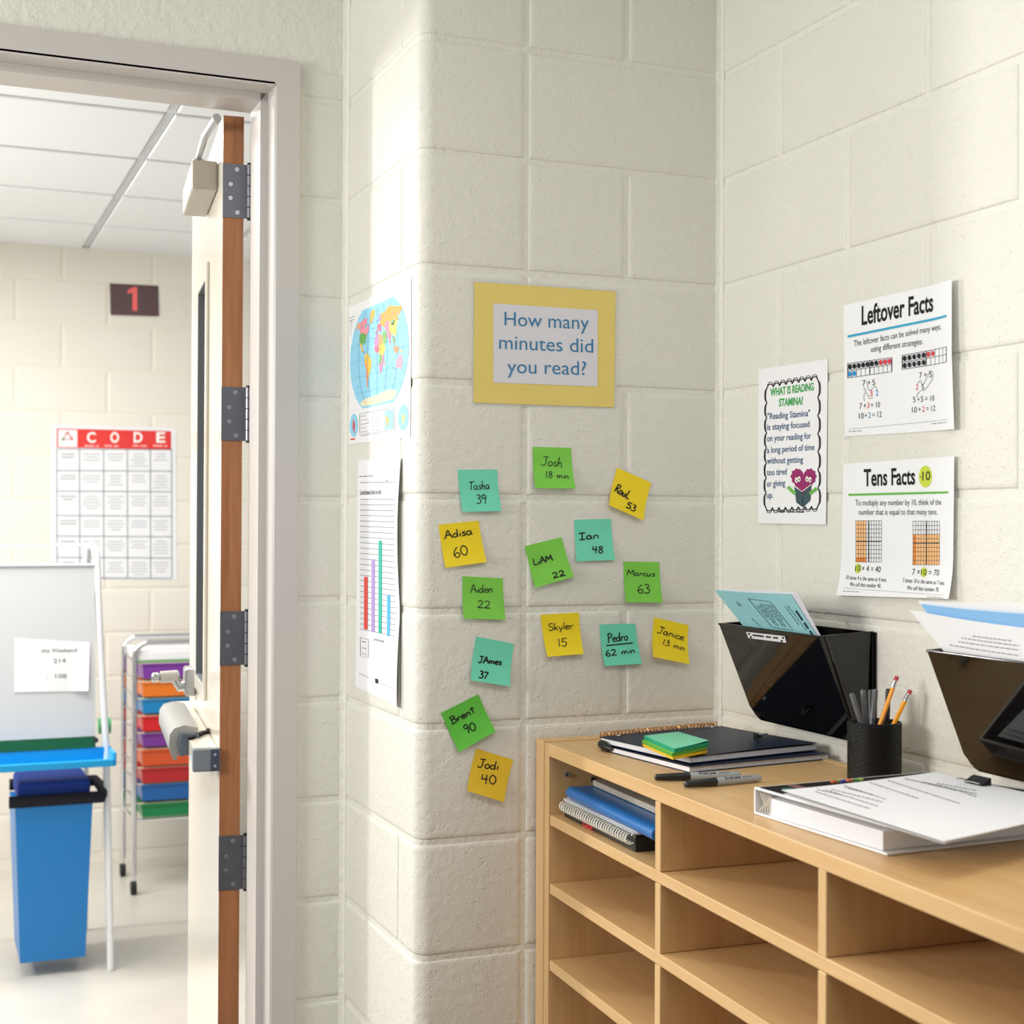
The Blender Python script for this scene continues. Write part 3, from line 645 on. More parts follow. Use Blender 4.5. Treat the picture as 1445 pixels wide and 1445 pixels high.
# ---- left return wall: world map, bar graph
s = Sheet([(492.8,434.5),(581,392.5),(580,617),(493.5,627)], *NL, base=.0012)
o = s.paper('world_map', GLOSSP, nu=8, nv=10); tag(o, 'political world map poster on the return wall beside the door', 'map')
q = s.pr(); SEA = ink(150,212,238)
def MP(lon, lat):
    # oval projection into the sheet's unit square, then to its place
    yy = lat/90; xx = lon/180*math.sqrt(max(0,1-.72*yy*yy))
    return s.Q(.5+xx*.475, .41-yy*.345)
q.poly([MP(-180,la) for la in range(-90,91,10)]+[MP(180,la) for la in range(90,-91,-10)], SEA)
LAND = [((244,170,120),[(-168,66),(-156,71),(-141,69),(-141,60),(-150,60),(-165,55),(-160,60)],),
 ((240,150,160),[(-141,69),(-115,73),(-85,73),(-80,62),(-93,60),(-82,52),(-78,58),(-65,60),(-56,52),(-66,45),(-82,43),(-95,49),(-124,49),(-135,58),(-141,60)]),
 ((110,176,84),[(-124,49),(-95,49),(-82,43),(-67,45),(-76,36),(-81,26),(-90,30),(-97,26),(-106,31),(-117,33),(-124,40)]),
 ((246,190,90),[(-117,33),(-106,31),(-97,26),(-97,20),(-88,18),(-84,10),(-78,8),(-86,12),(-97,15),(-105,20),(-112,28)]),
 ((246,186,80),[(-55,60),(-42,60),(-22,72),(-20,82),(-50,82),(-68,77),(-54,70)]),
 ((244,200,70),[(-78,8),(-60,10),(-50,2),(-35,-6),(-40,-22),(-48,-28),(-58,-36),(-62,-20),(-70,-8),(-80,-4)]),
 ((240,150,90),[(-80,-4),(-70,-8),(-62,-20),(-58,-36),(-65,-42),(-66,-54),(-74,-52),(-72,-30),(-71,-18),(-76,-14)]),
 ((216,150,200),[(-16,28),(-10,35),(10,37),(10,20),(-5,15),(-17,15)]),((248,170,110),[(10,37),(32,31),(36,20),(24,12),(10,20)]),
 ((240,120,140),[(-17,15),(-5,15),(10,20),(14,8),(9,4),(-8,4),(-15,10)]),((248,210,80),[(10,20),(24,12),(36,20),(43,11),(51,12),(42,-2),(30,-4),(12,2),(9,4),(14,8)]),
 ((120,186,100),[(12,2),(30,-4),(30,-12),(22,-18),(12,-16),(13,-5)]),((230,140,180),[(30,-4),(42,-2),(40,-15),(33,-26),(28,-33),(18,-35),(12,-16),(22,-18),(30,-12)]),
 ((240,140,90),[(44,-16),(50,-15),(47,-25),(44,-22)]),
 ((232,120,150),[(-10,36),(-9,43),(3,43),(-2,49),(8,54),(20,54),(30,50),(28,41),(22,37),(15,40),(8,44),(0,38)]),((190,160,210),[(5,58),(12,56),(20,60),(30,60),(28,71),(15,68)]),
 ((248,176,80),[(30,50),(20,54),(28,60),(30,70),(60,70),(80,74),(105,78),(140,73),(180,69),(178,62),(160,60),(156,52),(142,60),(138,46),(120,52),(100,50),(85,50),(75,54),(55,50),(45,44)]),
 ((240,150,170),[(50,46),(75,54),(85,50),(75,40),(60,37),(50,40)]),
 ((248,226,110),[(75,40),(85,50),(100,44),(120,52),(135,48),(122,38),(122,30),(110,21),(98,26),(85,28)]),((150,206,150),[(88,49),(100,50),(118,49),(105,42),(95,43)]),
 ((140,190,90),[(35,36),(50,38),(60,26),(52,16),(43,13),(36,26)]),((244,150,160),[(60,37),(75,40),(88,27),(80,14),(77,8),(72,20),(61,26)]),
 ((150,170,110),[(92,26),(100,22),(108,18),(106,10),(100,14),(103,2),(97,10)]),((240,160,110),[(96,5),(118,5),(130,-2),(118,-8),(104,-6)]),((250,190,150),[(132,-2),(150,-6),(146,-9),(134,-6)]),
 ((242,166,186),[(114,-22),(130,-12),(142,-11),(153,-26),(148,-38),(132,-32),(116,-34)]),((170,200,120),[(168,-44),(178,-37),(172,-46)]),
 ((240,228,190),[(-165,-80),(-120,-74),(-60,-72),(0,-71),(60,-67),(120,-67),(165,-74),(170,-84),(0,-87),(-160,-86)])]
for i, (c_, pts) in enumerate(LAND): q.poly([MP(*p) for p in pts], ink(*c_), .0003)
for la in (-60,-30,0,30,60): q.line([MP(lo,la) for lo in range(-180,181,20)],.35,ink(110,170,200),.0005)
for lo in (-120,-60,0,60,120): q.line([MP(lo,la) for la in range(-85,86,17)],.3,ink(110,170,200),.0005)
for i in range(60):
    la, lo = random.uniform(-50,70), random.uniform(-150,160); p = MP(lo,la); q.line([p,(p[0]+random.uniform(1,3.5),p[1]-.6)],.45,ink(80,110,150),.0006)
def MQ(u,v): return s.Q(u,v)
for cx in (.09,.90): q.poly([MQ(cx+.075*math.cos(a*math.pi/9), .865+.085*math.sin(a*math.pi/9)) for a in range(18)], SEA)
q.poly([MQ(.08,.81),(MQ(.12,.86)),MQ(.10,.93),MQ(.07,.88)], ink(210,90,100),.0003); q.poly([MQ(.88,.84),MQ(.93,.86),MQ(.90,.92)], ink(240,220,120),.0003)
for i in range(6): q.line([MQ(.22,.81+.028*i),MQ(.30+.03*(i%3),.81+.028*i)],.6,ink(150,120,130)); q.line([MQ(.40,.81+.028*i),MQ(.55,.81+.028*i)],.5,ink(130,140,160))
q.poly([MQ(.62,.80),MQ(.75,.80),MQ(.75,.93),MQ(.62,.93)], ink(160,215,225)); q.poly([MQ(.63,.83),MQ(.69,.86),MQ(.66,.92)], ink(240,190,110),.0003)
q.line([MQ(.2,.79),MQ(.77,.79),MQ(.77,.94),MQ(.2,.94)],.4,TXT,close=True); q.dashes(MQ(.03,.965),MQ(.11,.965),2.2,ink(214,60,60),79)
q.dashes(MQ(.02,.08),MQ(.10,.08),.8,TXT,8); q.dashes(MQ(.02,.10),MQ(.10,.10),.8,TXT,9)
for i in range(9): q.line([MQ(.02,.11+.012*i),MQ(.02+.06-.004*i,.11+.012*i)],.4,ink(140,120,130))
q.done('map_print', o)
s = Sheet([(506,649.5),(568,646),(566.5,998.5),(502.5,968.5)], *NL, lift=lambda u,v: .006*max(0,(u-.6)/.4)**2*(.4+abs(math.sin(v*5))), base=.0012)
o = s.paper('bar_graph_sheet', PAPER, nu=8, nv=20); tag(o, 'white graph sheet with red, purple, teal and blue hand-coloured bars', 'sheet')
q = s.pr()
GT, GB = [(511,704.5),(561.5,704.5)], [(511,888),(561,898)]
for i in range(25):
    t = i/24; a = (511, 704.5+183.5*t); b = (561.3, 704.5+(898-704.5)*t); q.line([a,b],.65,ink(90,90,100)); q.line([(509.3,a[1]),(510.5,a[1])],.9,TXT)
for i in range(17): q.line([lerp(GT[0],GT[1],i/16),lerp(GB[0],GB[1],i/16)],.25,ink(185,185,200))
for x, yt, yb, c_ in ((517.5,814,887.5,(228,72,60)),(527.8,789,890.5,(172,142,206)),(537.8,763,893.5,(32,176,156)),(550,840,897,(74,178,228))):
    q.quad((x-2.4,yt),(x+2.4,yt),(x+2.2,yb+1),(x-2.6,yb),ink(*c_),.0001,1,8)
q.text('Current Homework Double Line Graph',(509,698.5),(539,697),7,TXT,bold=.01); q.dashes((508,672.5),(528,671.5),1,TXT,11); q.line([(509,681),(562,680)],.7,TXT); q.dashes((545,678.5),(549,678),1,TXT,12)
q.text('Line of the week',(528,903.5),(543,907),4.5,TXT); q.line([(509.5,899.5),(521,902.5),(521,928),(509.5,925)],.5,TXT,close=True)
for y in (905,914,922): q.dashes((512,y),(518,y+1.5),1,TXT,y)
q.dashes((508,950.5),(522.5,956.5),.8,ink(130,130,140),13); q.poly([(530.5,957),(535,958.5),(535,965),(530.5,963.5)],RB_); q.dashes((538,964.5),(562,973),.8,ink(130,130,140),14)
q.done('graph_print', o)
# ---- hall wall: number sign, chart
NF = ((0,1,0), YF)
s = Sheet([(154.7,399.8),(223.5,403.5),(223.8,446.5),(155.7,444.5)], *NF, lift=lambda u,v: .006*v, base=.002, thick=.002)
o = s.paper('number_sign', mat('dark brown card',(92,70,70),.35,.5), nu=4, nv=4); tag(o, 'dark brown number card with a red 1 high on the far wall', 'sign')
q = s.pr(); q.poly([(186.5,438.5),(193.5,438.8),(193.5,405.5),(188,405),(180,409.5),(180,415),(186.5,412.5)],ink(246,112,112)); q.done('numeral', o)
s = Sheet([(72,599.5),(248,604),(250,818.5),(72,815)], *NF, base=.002)
o = s.paper('behaviour_chart', PAPER, nu=4, nv=4); tag(o, 'large wall chart headed CODE with red header and grey grid', 'chart')
q = s.pr(); RH = ink(226,62,58)
q.quad((80,604.5),(241.5,608.5),(241.5,634.5),(80,631.5),RH); q.poly([(82,606),(109,606.8),(109,631),(82,630.4)],PAPER,.0001)
for t, x in (('C',122.5),('O',155.5),('D',188.5),('E',220.5)): q.text(t,(x,624),(x+12.5,624.3),14,ink(250,245,240),bold=.03,e=.0004)
for x in (119,147,187,216): q.dashes((x,629),(x+20,629.5),2,ink(250,190,185),x,.0004)
q.line([(95,609.5),(89,620),(102,620)],2,ink(200,90,70),.0003,close=True); q.disc(89,620,2,2,ink(90,150,90),.0004); q.disc(101,619,2,2,ink(210,80,60),.0004)
GL = ink(150,156,166); gxs = [80,112,146,179.5,212,242]; gys = [634,664.5,693.5,728,757,787,815.5]
for x in gxs: q.line([(x,633),(x+.5,816)],1.6,GL)
for y in gys: q.line([(80,y-.5),(242,y+.5)],1.5,GL)
for i in range(5):
    for j in range(6):
        x0, y0 = gxs[i], gys[j]
        for n in range(2 if i==0 else random.randint(3,5)):
            w = random.uniform(.45,.8)*(gxs[i+1]-x0); cx = (x0+gxs[i+1])/2; y = y0+7+n*4.2
            if y < gys[j+1]-3: q.line([(cx-w/2,y),(cx+w/2,y)],1.1,ink(120,120,128) if i==0 else ink(176,180,188))
q.done('chart_print', o)
# ------------------------------------------------------------------ bookcase
TZ = 1.184; BX0 = -.384; A_ = math.radians(-2.4)
def BP(p): # local: a = from the wall outwards(-x), b = along toward camera, z
    a, b_, z = p; x, y = -a, -b_; c_, s_ = math.cos(A_), math.sin(A_)
    dx, dy = x-BX0, y; return (BX0 + c_*dx - s_*dy, s_*dx + c_*dy - .002, z)
bk = empty('bookcase', (-.2,-.7,0), 'light maple cubby bookcase against the right wall', 'bookcase')
BLN = 1.62; BD = .384
PT = .022
def bbox(name, a, b, m, par=bk, bev=.0012):
    q = MB(); q.box(a, b, m, bev=bev, M=BP); return q.build(name, par)
bbox('end_panel', (.004,.003,0),(BD,.040,TZ+.0015), MAPLEV); bbox('side_panel', (.004,.0415,0),(BD-.001,.063,TZ-.001), MAPLEV)
bbox('top_board', (.020,.0645,TZ-PT),(BD-.0005,BLN,TZ), MAPLE); bbox('back_strip', (.004,.0415,TZ-PT),(.0185,BLN,TZ+.0015), MAPLE)
bbox('side_panel', (.004,BLN+.001,0),(BD,BLN+.023,TZ+.001), MAPLEV); bbox('back_panel', (.005,.0645,.05),(.012,BLN,TZ-PT-.001), mat('maple back',(190,150,102),.5,.3))
zs_ = [1.058-.012, .925, .79, .655, .52, .385, .25, .10]
divs = [.492, .94, 1.38]
for z in zs_: bbox('shelf', (.0125,.0645,z-.006),(BD-.003,BLN,z+.012), MAPLE)
for b0 in divs:
    for zt, zb in zip([TZ-PT]+[z-.006 for z in zs_[:-1]], [z+.012 for z in zs_]): bbox('divider', (.0125,b0,zb+.0005),(BD-.002,b0+.018,zt-.0005), MAPLEV)
bbox('kick_plate', (.03,.0645,0),(BD-.02,BLN,.093), MAPLE)
for a, z in ((BD-.035,1.128),(BD-.085,1.117)):
    q = MB()
    c0 = BP((a,.0632,z)); c1_ = BP((a,.0665,z)); q.tube([c0,c1_],[.005,.0045],STEEL,14); c2_ = BP((a,.0670,z)); q.tube([c1_,c2_],[.0018,.0018],BLK,8)
    q.build('cam_screw', bk, smooth=True)
SZ = zs_[0]+.0125
# things inside the first cubby
def slab(name, a0,a1,b0,b1,z0,z1,m, par=None, bev=.001, rot=0, M0=BP):
    ca, cb = (a0+a1)/2, (b0+b1)/2
    def MM(p):
        x, y = p[0]-ca, p[1]-cb; c_, s_ = math.cos(rot), math.sin(rot); return M0((ca+c_*x-s_*y, cb+s_*x+c_*y, p[2]))
    q = MB(); q.box((a0,b0,z0),(a1,b1,z1), m, bev=bev, M=MM); return q.build(name, par)
def spiral(p0, p1, turns, r, w, m, name, par, up=(0,0,1), seg=10, lean=0):
    p0 = np.array(p0,float); p1 = np.array(p1,float); t = (p1-p0)/np.linalg.norm(p1-p0); u = np.array(up,float); v = np.cross(t,u); pts = []
    for i in range(turns*seg+1):
        a = 2*math.pi*i/seg; pts.append(p0+(p1-p0)*i/(turns*seg)+u*r*math.cos(a)+v*r*math.sin(a))
    q = MB(); q.tube(pts, w, m, 5); return q.build(name, par, smooth=True)
n1 = slab('spiral_notebook', .12,.362,.085,.38, SZ,SZ+.022, mat('black cover',(34,36,36),.4,.5), rot=0); tag(n1, 'black spiral notebook with red lettering in the first cubby', 'notebook')
p0 = np.array(BP((.366,.09,SZ+.019))); p1 = np.array(BP((.366,.375,SZ+.019))); spiral(p0,p1,30,.0078,.0016,mat('white wire',(232,228,214),.35,.5),'binding_coil',n1)
class Plain:
    def __init__(s, f): s.f = f
    def P(s, x, y, e=0): return s.f(x, y, e)
q = Print(Plain(lambda x,y,e: BP((.3625+e, x, SZ+y)))); v_,f_,a_,b_ = text_geo('Expl', .02)
q.b.add([q.sh.P(  .172+.040*(x-a_)/(b_-a_), .001+.014*y/.69, .0004) for x,y in v_], f_, ink(226,60,70)); q.done('lettering', n1)
pps = empty('paper_stack', BP((.24,.22,SZ+.02)), 'loose white papers on the black notebook in the first cubby', 'papers')
for i in range(5): slab('sheet', .13+random.uniform(0,.01),.355+random.uniform(-.006,.012),.078+random.uniform(0,.012),.375+random.uniform(0,.02), SZ+.0275+i*.0012,SZ+.0282+i*.0012, PAPER, pps, bev=0, rot=random.uniform(-.03,.03))
b1 = MB()
pr = [(0,0),(-.235,0),(-.235,.018),(-.004,.021)] + [(.004+.0115*math.cos(a), .0105+.0105*math.sin(a)) for a in np.radians([80,50,20,-10,-40,-70,-90])]
def bluefold(b_): return [BP((.352+p[0]+(b_-.1)*.02, b_, SZ+.0345+p[1])) for p in pr]
b1.prism(bluefold(.105), bluefold(.465), mat('blue binder plastic',(22,104,176),.3,.5)); o = b1.build('folder', smooth=True); tag(o, 'blue plastic folder with rounded spine in the first cubby', 'folder')
gm = slab('graph_pad', .05,.322,.115,.468, SZ+.0562,SZ+.066, mat('woven grey cover',(186,178,164),.6,.3,bump=[('cell',300,.0012)]), rot=-.012); tag(gm, 'grey textured pad lying on the blue folder', 'pad')
q = Print(Plain(lambda x,y,e: BP((x,y,SZ+.0662+e))))
for i in range(34):
    y = .122+.0100*i; q.b.add([q.sh.P(.06,y),q.sh.P(.318,y),q.sh.P(.318,y+.003),q.sh.P(.06,y+.003)],[(0,1,2,3)],ink(120,112,104))
q.done('ribbing', gm)
# ------------------------------------------------------------------ notebooks on top
def nb(name, S0, S1, w, z0, th, label, cr=.0040, cz=.0056, bow=0):
    S0 = np.array(S0,float); S1 = np.array(S1,float); u = (S1-S0)/np.linalg.norm(S1-S0); Ln = np.linalg.norm(S1-S0); v = np.array([u[1],-u[0]])
    f = lambda p: (S0[0]+u[0]*p[0]+v[0]*p[1], S0[1]+u[1]*p[0]+v[1]*p[1], p[2])
    q = MB(); q.box((0,.004,z0),(Ln,w,z0+.0008), NAVY, M=f); base = q.build(name); tag(base, label, 'notebook', 'navy notebooks on the bookcase')
    q = MB(); q.box((.002,.008,z0+.001),(Ln-.002,w-.003,z0+th-.001), PAPER, M=f)
    q.build('pages', base)
    q = MB()
    nl = 46
    for i in range(nl): 
        x = .004+(Ln-.008)*i/nl; q.box((x,w-.0031,z0+.0016),(x+.0008,w-.0027,z0+th-.0016), ink(170,172,188), M=f)
    for k_ in range(4): q.box((.002,w-.0031,z0+.002+k_*(th-.003)/4),(Ln-.002,w-.00285,z0+.0023+k_*(th-.003)/4), ink(176,178,192), M=f)
    q.build('page_rulings', base)
    # cover, slightly bowed
    q = MB(); n = 10; vs = []
    for face in (0,1):
        for j in range(n+1):
            for i in range(n+1):
                x, y = Ln*i/n, .003+(w-.003)*j/n
                z = z0+th+bow*(.0014*math.sin(i/n*3.1)+.002*(j/n)**2*(i/n)) - face*.0008; vs.append(f((x,y,z)))
    N_ = (n+1)**2; fs = []
    for j in range(n):
        for i in range(n):
            a = j*(n+1)+i; fs += [(a,a+1,a+n+2,a+n+1),(N_+a,N_+a+n+1,N_+a+n+2,N_+a+1)]
    q.add(vs, fs, NAVY); q.build('cover', base, smooth=True)
    spiral(f((.006,-.0015,z0+cz)), f((Ln-.006,-.0015,z0+cz)), 34, cr, .0012, mat('copper wire',(196,140,84),.3,.5,metal=.8), 'binding_coil', base)
    for x in (.035, Ln-.03): q = MB(); c0 = f((x,.014,z0+th+.0001+.0013*bow)); q.tube([c0,(c0[0],c0[1],c0[2]+.0004)],.0036,PAPER,12); q.build('punch_hole', base)
    return base, f, Ln
Sa, Sb = HZ(846,1046,1.199)[:2], HZ(1030,1030,1.199)[:2]
d2 = (Sb-Sa)/np.linalg.norm(Sb-Sa)
nb('notebook', Sa, Sa+d2*.283+np.array([.004,-.006]), .262, TZ+.0005, .0095, 'lower navy spiral notebook of the stacked pair on the bookcase')
nbt = nb('notebook', Sa+np.array([.0,.008]), Sa+d2*.272+np.array([0,.014]), .255, TZ+.0118, .0100, 'upper navy spiral notebook of the stacked pair, under the note pads', cr=.0072, cz=.0095, bow=1)
# black curl at left end of notebooks
q = MB(); c0 = np.array([Sa[0]-.003, Sa[1]-.008, TZ+.011]); q.tube([c0+np.array([.004,.002,0]), c0+np.array([.003,-.012,-.001]), c0+np.array([.004,-.024,-.003]), c0+np.array([.006,-.034,-.004])],[.0075,.008,.006,.002],mat('black rubber',(16,16,17),.35,.5),14); q.build('end_sleeve', nbt[0], smooth=True)
NZ = TZ+.0118+.0100+.0016
# note pads stack
def pad_(cs, z0, z1, m1, m2, lab):
    q = MB(); top = [HZ(x,y,z1) for x,y in cs]; bot = [(p[0],p[1],z0) for p in top]
    q.add(bot+top, [(3,2,1,0)]+[(i,(i+1)%4,4+(i+1)%4,4+i) for i in range(4)], m2)
    n = 6; vs = []
    for j in range(n+1):
        for i in range(n+1):
            a = (1-j/n)*((1-i/n)*top[0]+(i/n)*top[1])+(j/n)*((1-i/n)*top[3]+(i/n)*top[2]); vs.append((a[0],a[1],a[2]+.0025*(i/n)**2*(j/n)))
    q.add(vs, [(j*(n+1)+i,j*(n+1)+i+1,(j+1)*(n+1)+i+1,(j+1)*(n+1)+i) for j in range(n) for i in range(n)], m1)
    o = q.build('sticky_note_pad'); tag(o, lab, 'note pad', 'note pads on the notebooks')
def pix_pad(dx, dy): return [(909+dx,1036.5+dy),(957+dx,1031+dy),(1000+dx,1045.5+dy),(951.5+dx,1055+dy)]
z_ = NZ+.0012
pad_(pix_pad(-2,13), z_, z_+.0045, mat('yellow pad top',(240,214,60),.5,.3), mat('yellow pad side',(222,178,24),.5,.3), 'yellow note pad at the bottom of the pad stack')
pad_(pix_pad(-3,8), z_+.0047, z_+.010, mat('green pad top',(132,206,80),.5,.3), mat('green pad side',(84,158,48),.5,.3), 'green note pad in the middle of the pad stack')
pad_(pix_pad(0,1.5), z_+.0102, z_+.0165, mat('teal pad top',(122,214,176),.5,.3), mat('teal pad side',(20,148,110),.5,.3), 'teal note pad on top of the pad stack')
# binder clip on notebook corner
def clip(name, c, ang, sz, lab, mbody, mw_, parent=None):
    o = empty(name, c, lab, 'binder clip'); ca, sa = math.cos(ang), math.sin(ang)
    f = lambda p: (c[0]+ca*p[0]-sa*p[1], c[1]+sa*p[0]+ca*p[1], c[2]+p[2])
    q = MB(); h = sz*.5
    q.prism([f((-sz/2,0,-h*.5)),f((-sz/2,h,-.001)),f((-sz/2,h,.001)),f((-sz/2,0,h*.5))],[f((sz/2,0,-h*.5)),f((sz/2,h,-.001)),f((sz/2,h,.001)),f((sz/2,0,h*.5))],mbody); q.build('clip_body', o)
    q = MB(); z = h*.3; q.tube([f((-sz*.35,h,.0015)),f((-sz*.30,h*1.7,z)),f((-sz*.18,h*2.4,z*1.4)),f((0,h*2.6,z*1.5)),f((sz*.18,h*2.4,z*1.4)),f((sz*.30,h*1.7,z)),f((sz*.35,h,.0015))], sz*.045, mw_, 8); q.build('wire_handle', o, smooth=True)
    return o
cc = HZ(1066,1041,NZ+.001); clip('binder_clip', (cc[0],cc[1],NZ+.004), math.radians(-100), .017, 'small black binder clip on the edge of the navy notebooks', BLK, STEEL)
# ------------------------------------------------------------------ markers
def marker(p0, p1, lab):
    p0 = np.array(p0); p1 = np.array(p1); L_ = .137; u = (p1-p0)/np.linalg.norm(p1-p0); o = empty('marker', p0, lab, 'marker', 'grey markers on the bookcase')
    at = lambda t: p0+u*L_*t
    q = MB(); q.tube([at(.40),at(.62),at(.90),at(.96),at(.985),at(1.0)],[.0062,.0062,.0058,.0052,.0042,.0018],mat('grey marker barrel',(160,164,166),.35,.5),18); br = q.build('barrel', o, smooth=True)
    q = MB(); q.tube([at(0),at(.008),at(.03),at(.18),at(.395),at(.402)],[.0030,.0046,.0052,.0058,.0066,.0062],mat('black cap',(22,22,24),.3,.5),18); q.build('cap', o, smooth=True)
    # writing wrapped on the top
    w = np.array([-u[1],u[0],0]); f = lambda s_,a: at(s_) + (.0064)*(w*math.sin(a)+np.array([0,0,1])*math.cos(a))
    if CAM@w > p0@w: pass
    sg = 1 if (CAM-p0)@w > 0 else -1
    q = MB(); v_,f_,a_,b_ = text_geo('Sharpie', .02)
    q.add([f(.50+.20*((x-a_)/(b_-a_)), sg*(1.0-1.15*y)) for x,y in v_], f_, RB_)
    v_,f_,a_,b_ = text_geo('FINE POINT')
    q.add([f(.735+.12*((x-a_)/(b_-a_)), sg*(.95-.6*y)) for x,y in v_], f_, RB_); q.build('lettering', o)
pa = HZ(966,1107,TZ+.0066); pb = HZ(1068,1098,TZ+.0066); marker(pa, pb, 'grey marker with black cap lying nearest the bookcase edge')
pa = HZ(924,1097,TZ+.0066); pb = HZ(1048,1093,TZ+.0066); marker(pa, pb, 'grey marker with black cap lying behind the other, by the notebooks')
# ------------------------------------------------------------------ pencil cup
cb = HD(1233,1098,2.20); cx, cy = cb[0]+.004, cb[1]+.004; RC = .0405; CHT = .0905
q = MB(); n = 48
prf = [(RC-.002,0),(RC,.0015),(RC,CHT-.0012),(RC-.0012,CHT),(RC-.0035,CHT),(RC-.0045,CHT-.0015),(RC-.0045,.006),(0.0005,.005)]
vs = []; fs = []
for r_, z in prf:
    for i in range(n): a = 2*math.pi*i/n; vs.append((cx+r_*math.cos(a), cy+r_*math.sin(a), TZ+.0005+z))
for j in range(len(prf)-1):
    for i in range(n): fs.append((j*n+i, j*n+(i+1)%n, (j+1)*n+(i+1)%n, (j+1)*n+i))
fs.append(tuple(range(n-1,-1,-1)))
q.add(vs, fs, LEATHER); cup = q.build('pencil_cup', smooth=True); tag(cup, 'round black leatherette pencil cup on the bookcase', 'pencil cup')
q = MB(); rim = [(cx+(RC+.0002)*math.cos(a), cy+(RC+.0002)*math.sin(a), TZ+CHT-.004) for a in np.linspace(0,2*math.pi,49)]
q.tube(rim,.0005,mat('black thread',(30,30,30),.6,.3),5); q.build('stitching', cup)
ct = np.array([cx,cy])
def cup_item(top, rim_px, t_top, t_rim, r, build, sh=(0,0)):
    P1 = HD(*top, t_top); P0 = HD(*rim_px, t_rim); u = (P1-P0)/np.linalg.norm(P1-P0)
    # extend down to the cup floor or until the wall of the cup
    z_f = TZ+.008; k_ = (P0[2]-z_f)/max(u[2],.1); B = P0-u*k_
    rr_ = np.linalg.norm(B[:2]-ct)
    if rr_ > RC-.012: B[:2] = ct+(B[:2]-ct)*(RC-.012)/rr_
    B[0] += sh[0]; B[1] += sh[1]
    build(B, P1)
T = 2.20
def pencil(B, P1, lab):
    o = empty('pencil', B, lab, 'pencil', 'orange pencils in the cup'); L_ = np.linalg.norm(P1-B); u = (P1-B)/L_
    q = MB(); q.tube([B+u*.0, B+u*.012],[.0006,.0034],mat('bare wood',(224,184,130),.6,.3),6); q.build('point', o)
    q = MB(); q.tube([B+u*.012, P1-u*.019],.0036,mat('orange lacquer',(244,160,36),.25,.5),6); q.build('shaft', o)
    q = MB(); pts = [P1-u*(.019-.0013*i) for i in range(10)]; q.tube(pts,[.0037 if i%3 else .0034 for i in range(10)],CHROME,16); q.build('ferrule', o, smooth=True)
    q = MB(); q.tube([P1-u*.0075,P1-u*.002,P1-u*.0005,P1],[.0034,.0035,.0028,.001],mat('pink eraser',(186,76,80),.7,.2),16); q.build('eraser', o, smooth=True)
cup_item((1266,954),(1237,1017),T-.004,T-.012,.0036,lambda a,b: pencil(a,b,'taller orange pencil with pink eraser in the cup'))
cup_item((1285,973.5),(1256,1016.5),T-.006,T-.010,.0036,lambda a,b: pencil(a,b,'shorter orange pencil, rightmost in the cup'),sh=(.004,-.012))
def pen(B, P1, lab, r, m, capm=None):
    L_ = np.linalg.norm(P1-B); u = (P1-B)/L_; o = empty('pen', B, lab, 'pen', 'dark pens in the cup')
    q = MB(); q.tube([B,B+u*.01,B+u*(L_-.045)],[.0015,r*.9,r*.95],m,16); q.build('barrel', o, smooth=True)
    q = MB(); q.tube([B+u*(L_-.045),P1-u*.003,P1-u*.0008,P1],[r,r,r*.85,r*.4],capm or m,16); q.build('cap', o, smooth=True)
G1 = mat('grey pen plastic',(86,86,88),.35,.5); G2 = mat('charcoal pen plastic',(56,57,60),.35,.5); G3 = mat('dark blue grey pen',(58,62,74),.3,.5)
cup_item((1201.5,978),(1213,1014),T+.002,T-.004,.004,lambda a,b: pen(a,b,'grey felt pen leaning left, leftmost in the cup',.0042,G1))
cup_item((1217.5,973),(1221.5,1014),T+.010,T+.004,.004,lambda a,b: pen(a,b,'grey capped pen second from the left in the cup',.0042,G1))
cup_item((1228.5,973),(1229,1013),T+.025,T+.018,.004,lambda a,b: pen(a,b,'charcoal pen at the back of the cup, behind the tapered one',.004,G2))
cup_item((1235,972.5),(1227,1015),T+.006,T-.012,.004,lambda a,b: pen(a,b,'dark tapered pen in the middle of the cup',.0046,G3,G1))
cup_item((1253.5,971.5),(1252,1013),T+.024,T+.018,.004,lambda a,b: pen(a,b,'black upright pen behind the taller pencil',.0040,mat('black pen plastic',(30,30,31),.3,.5)))
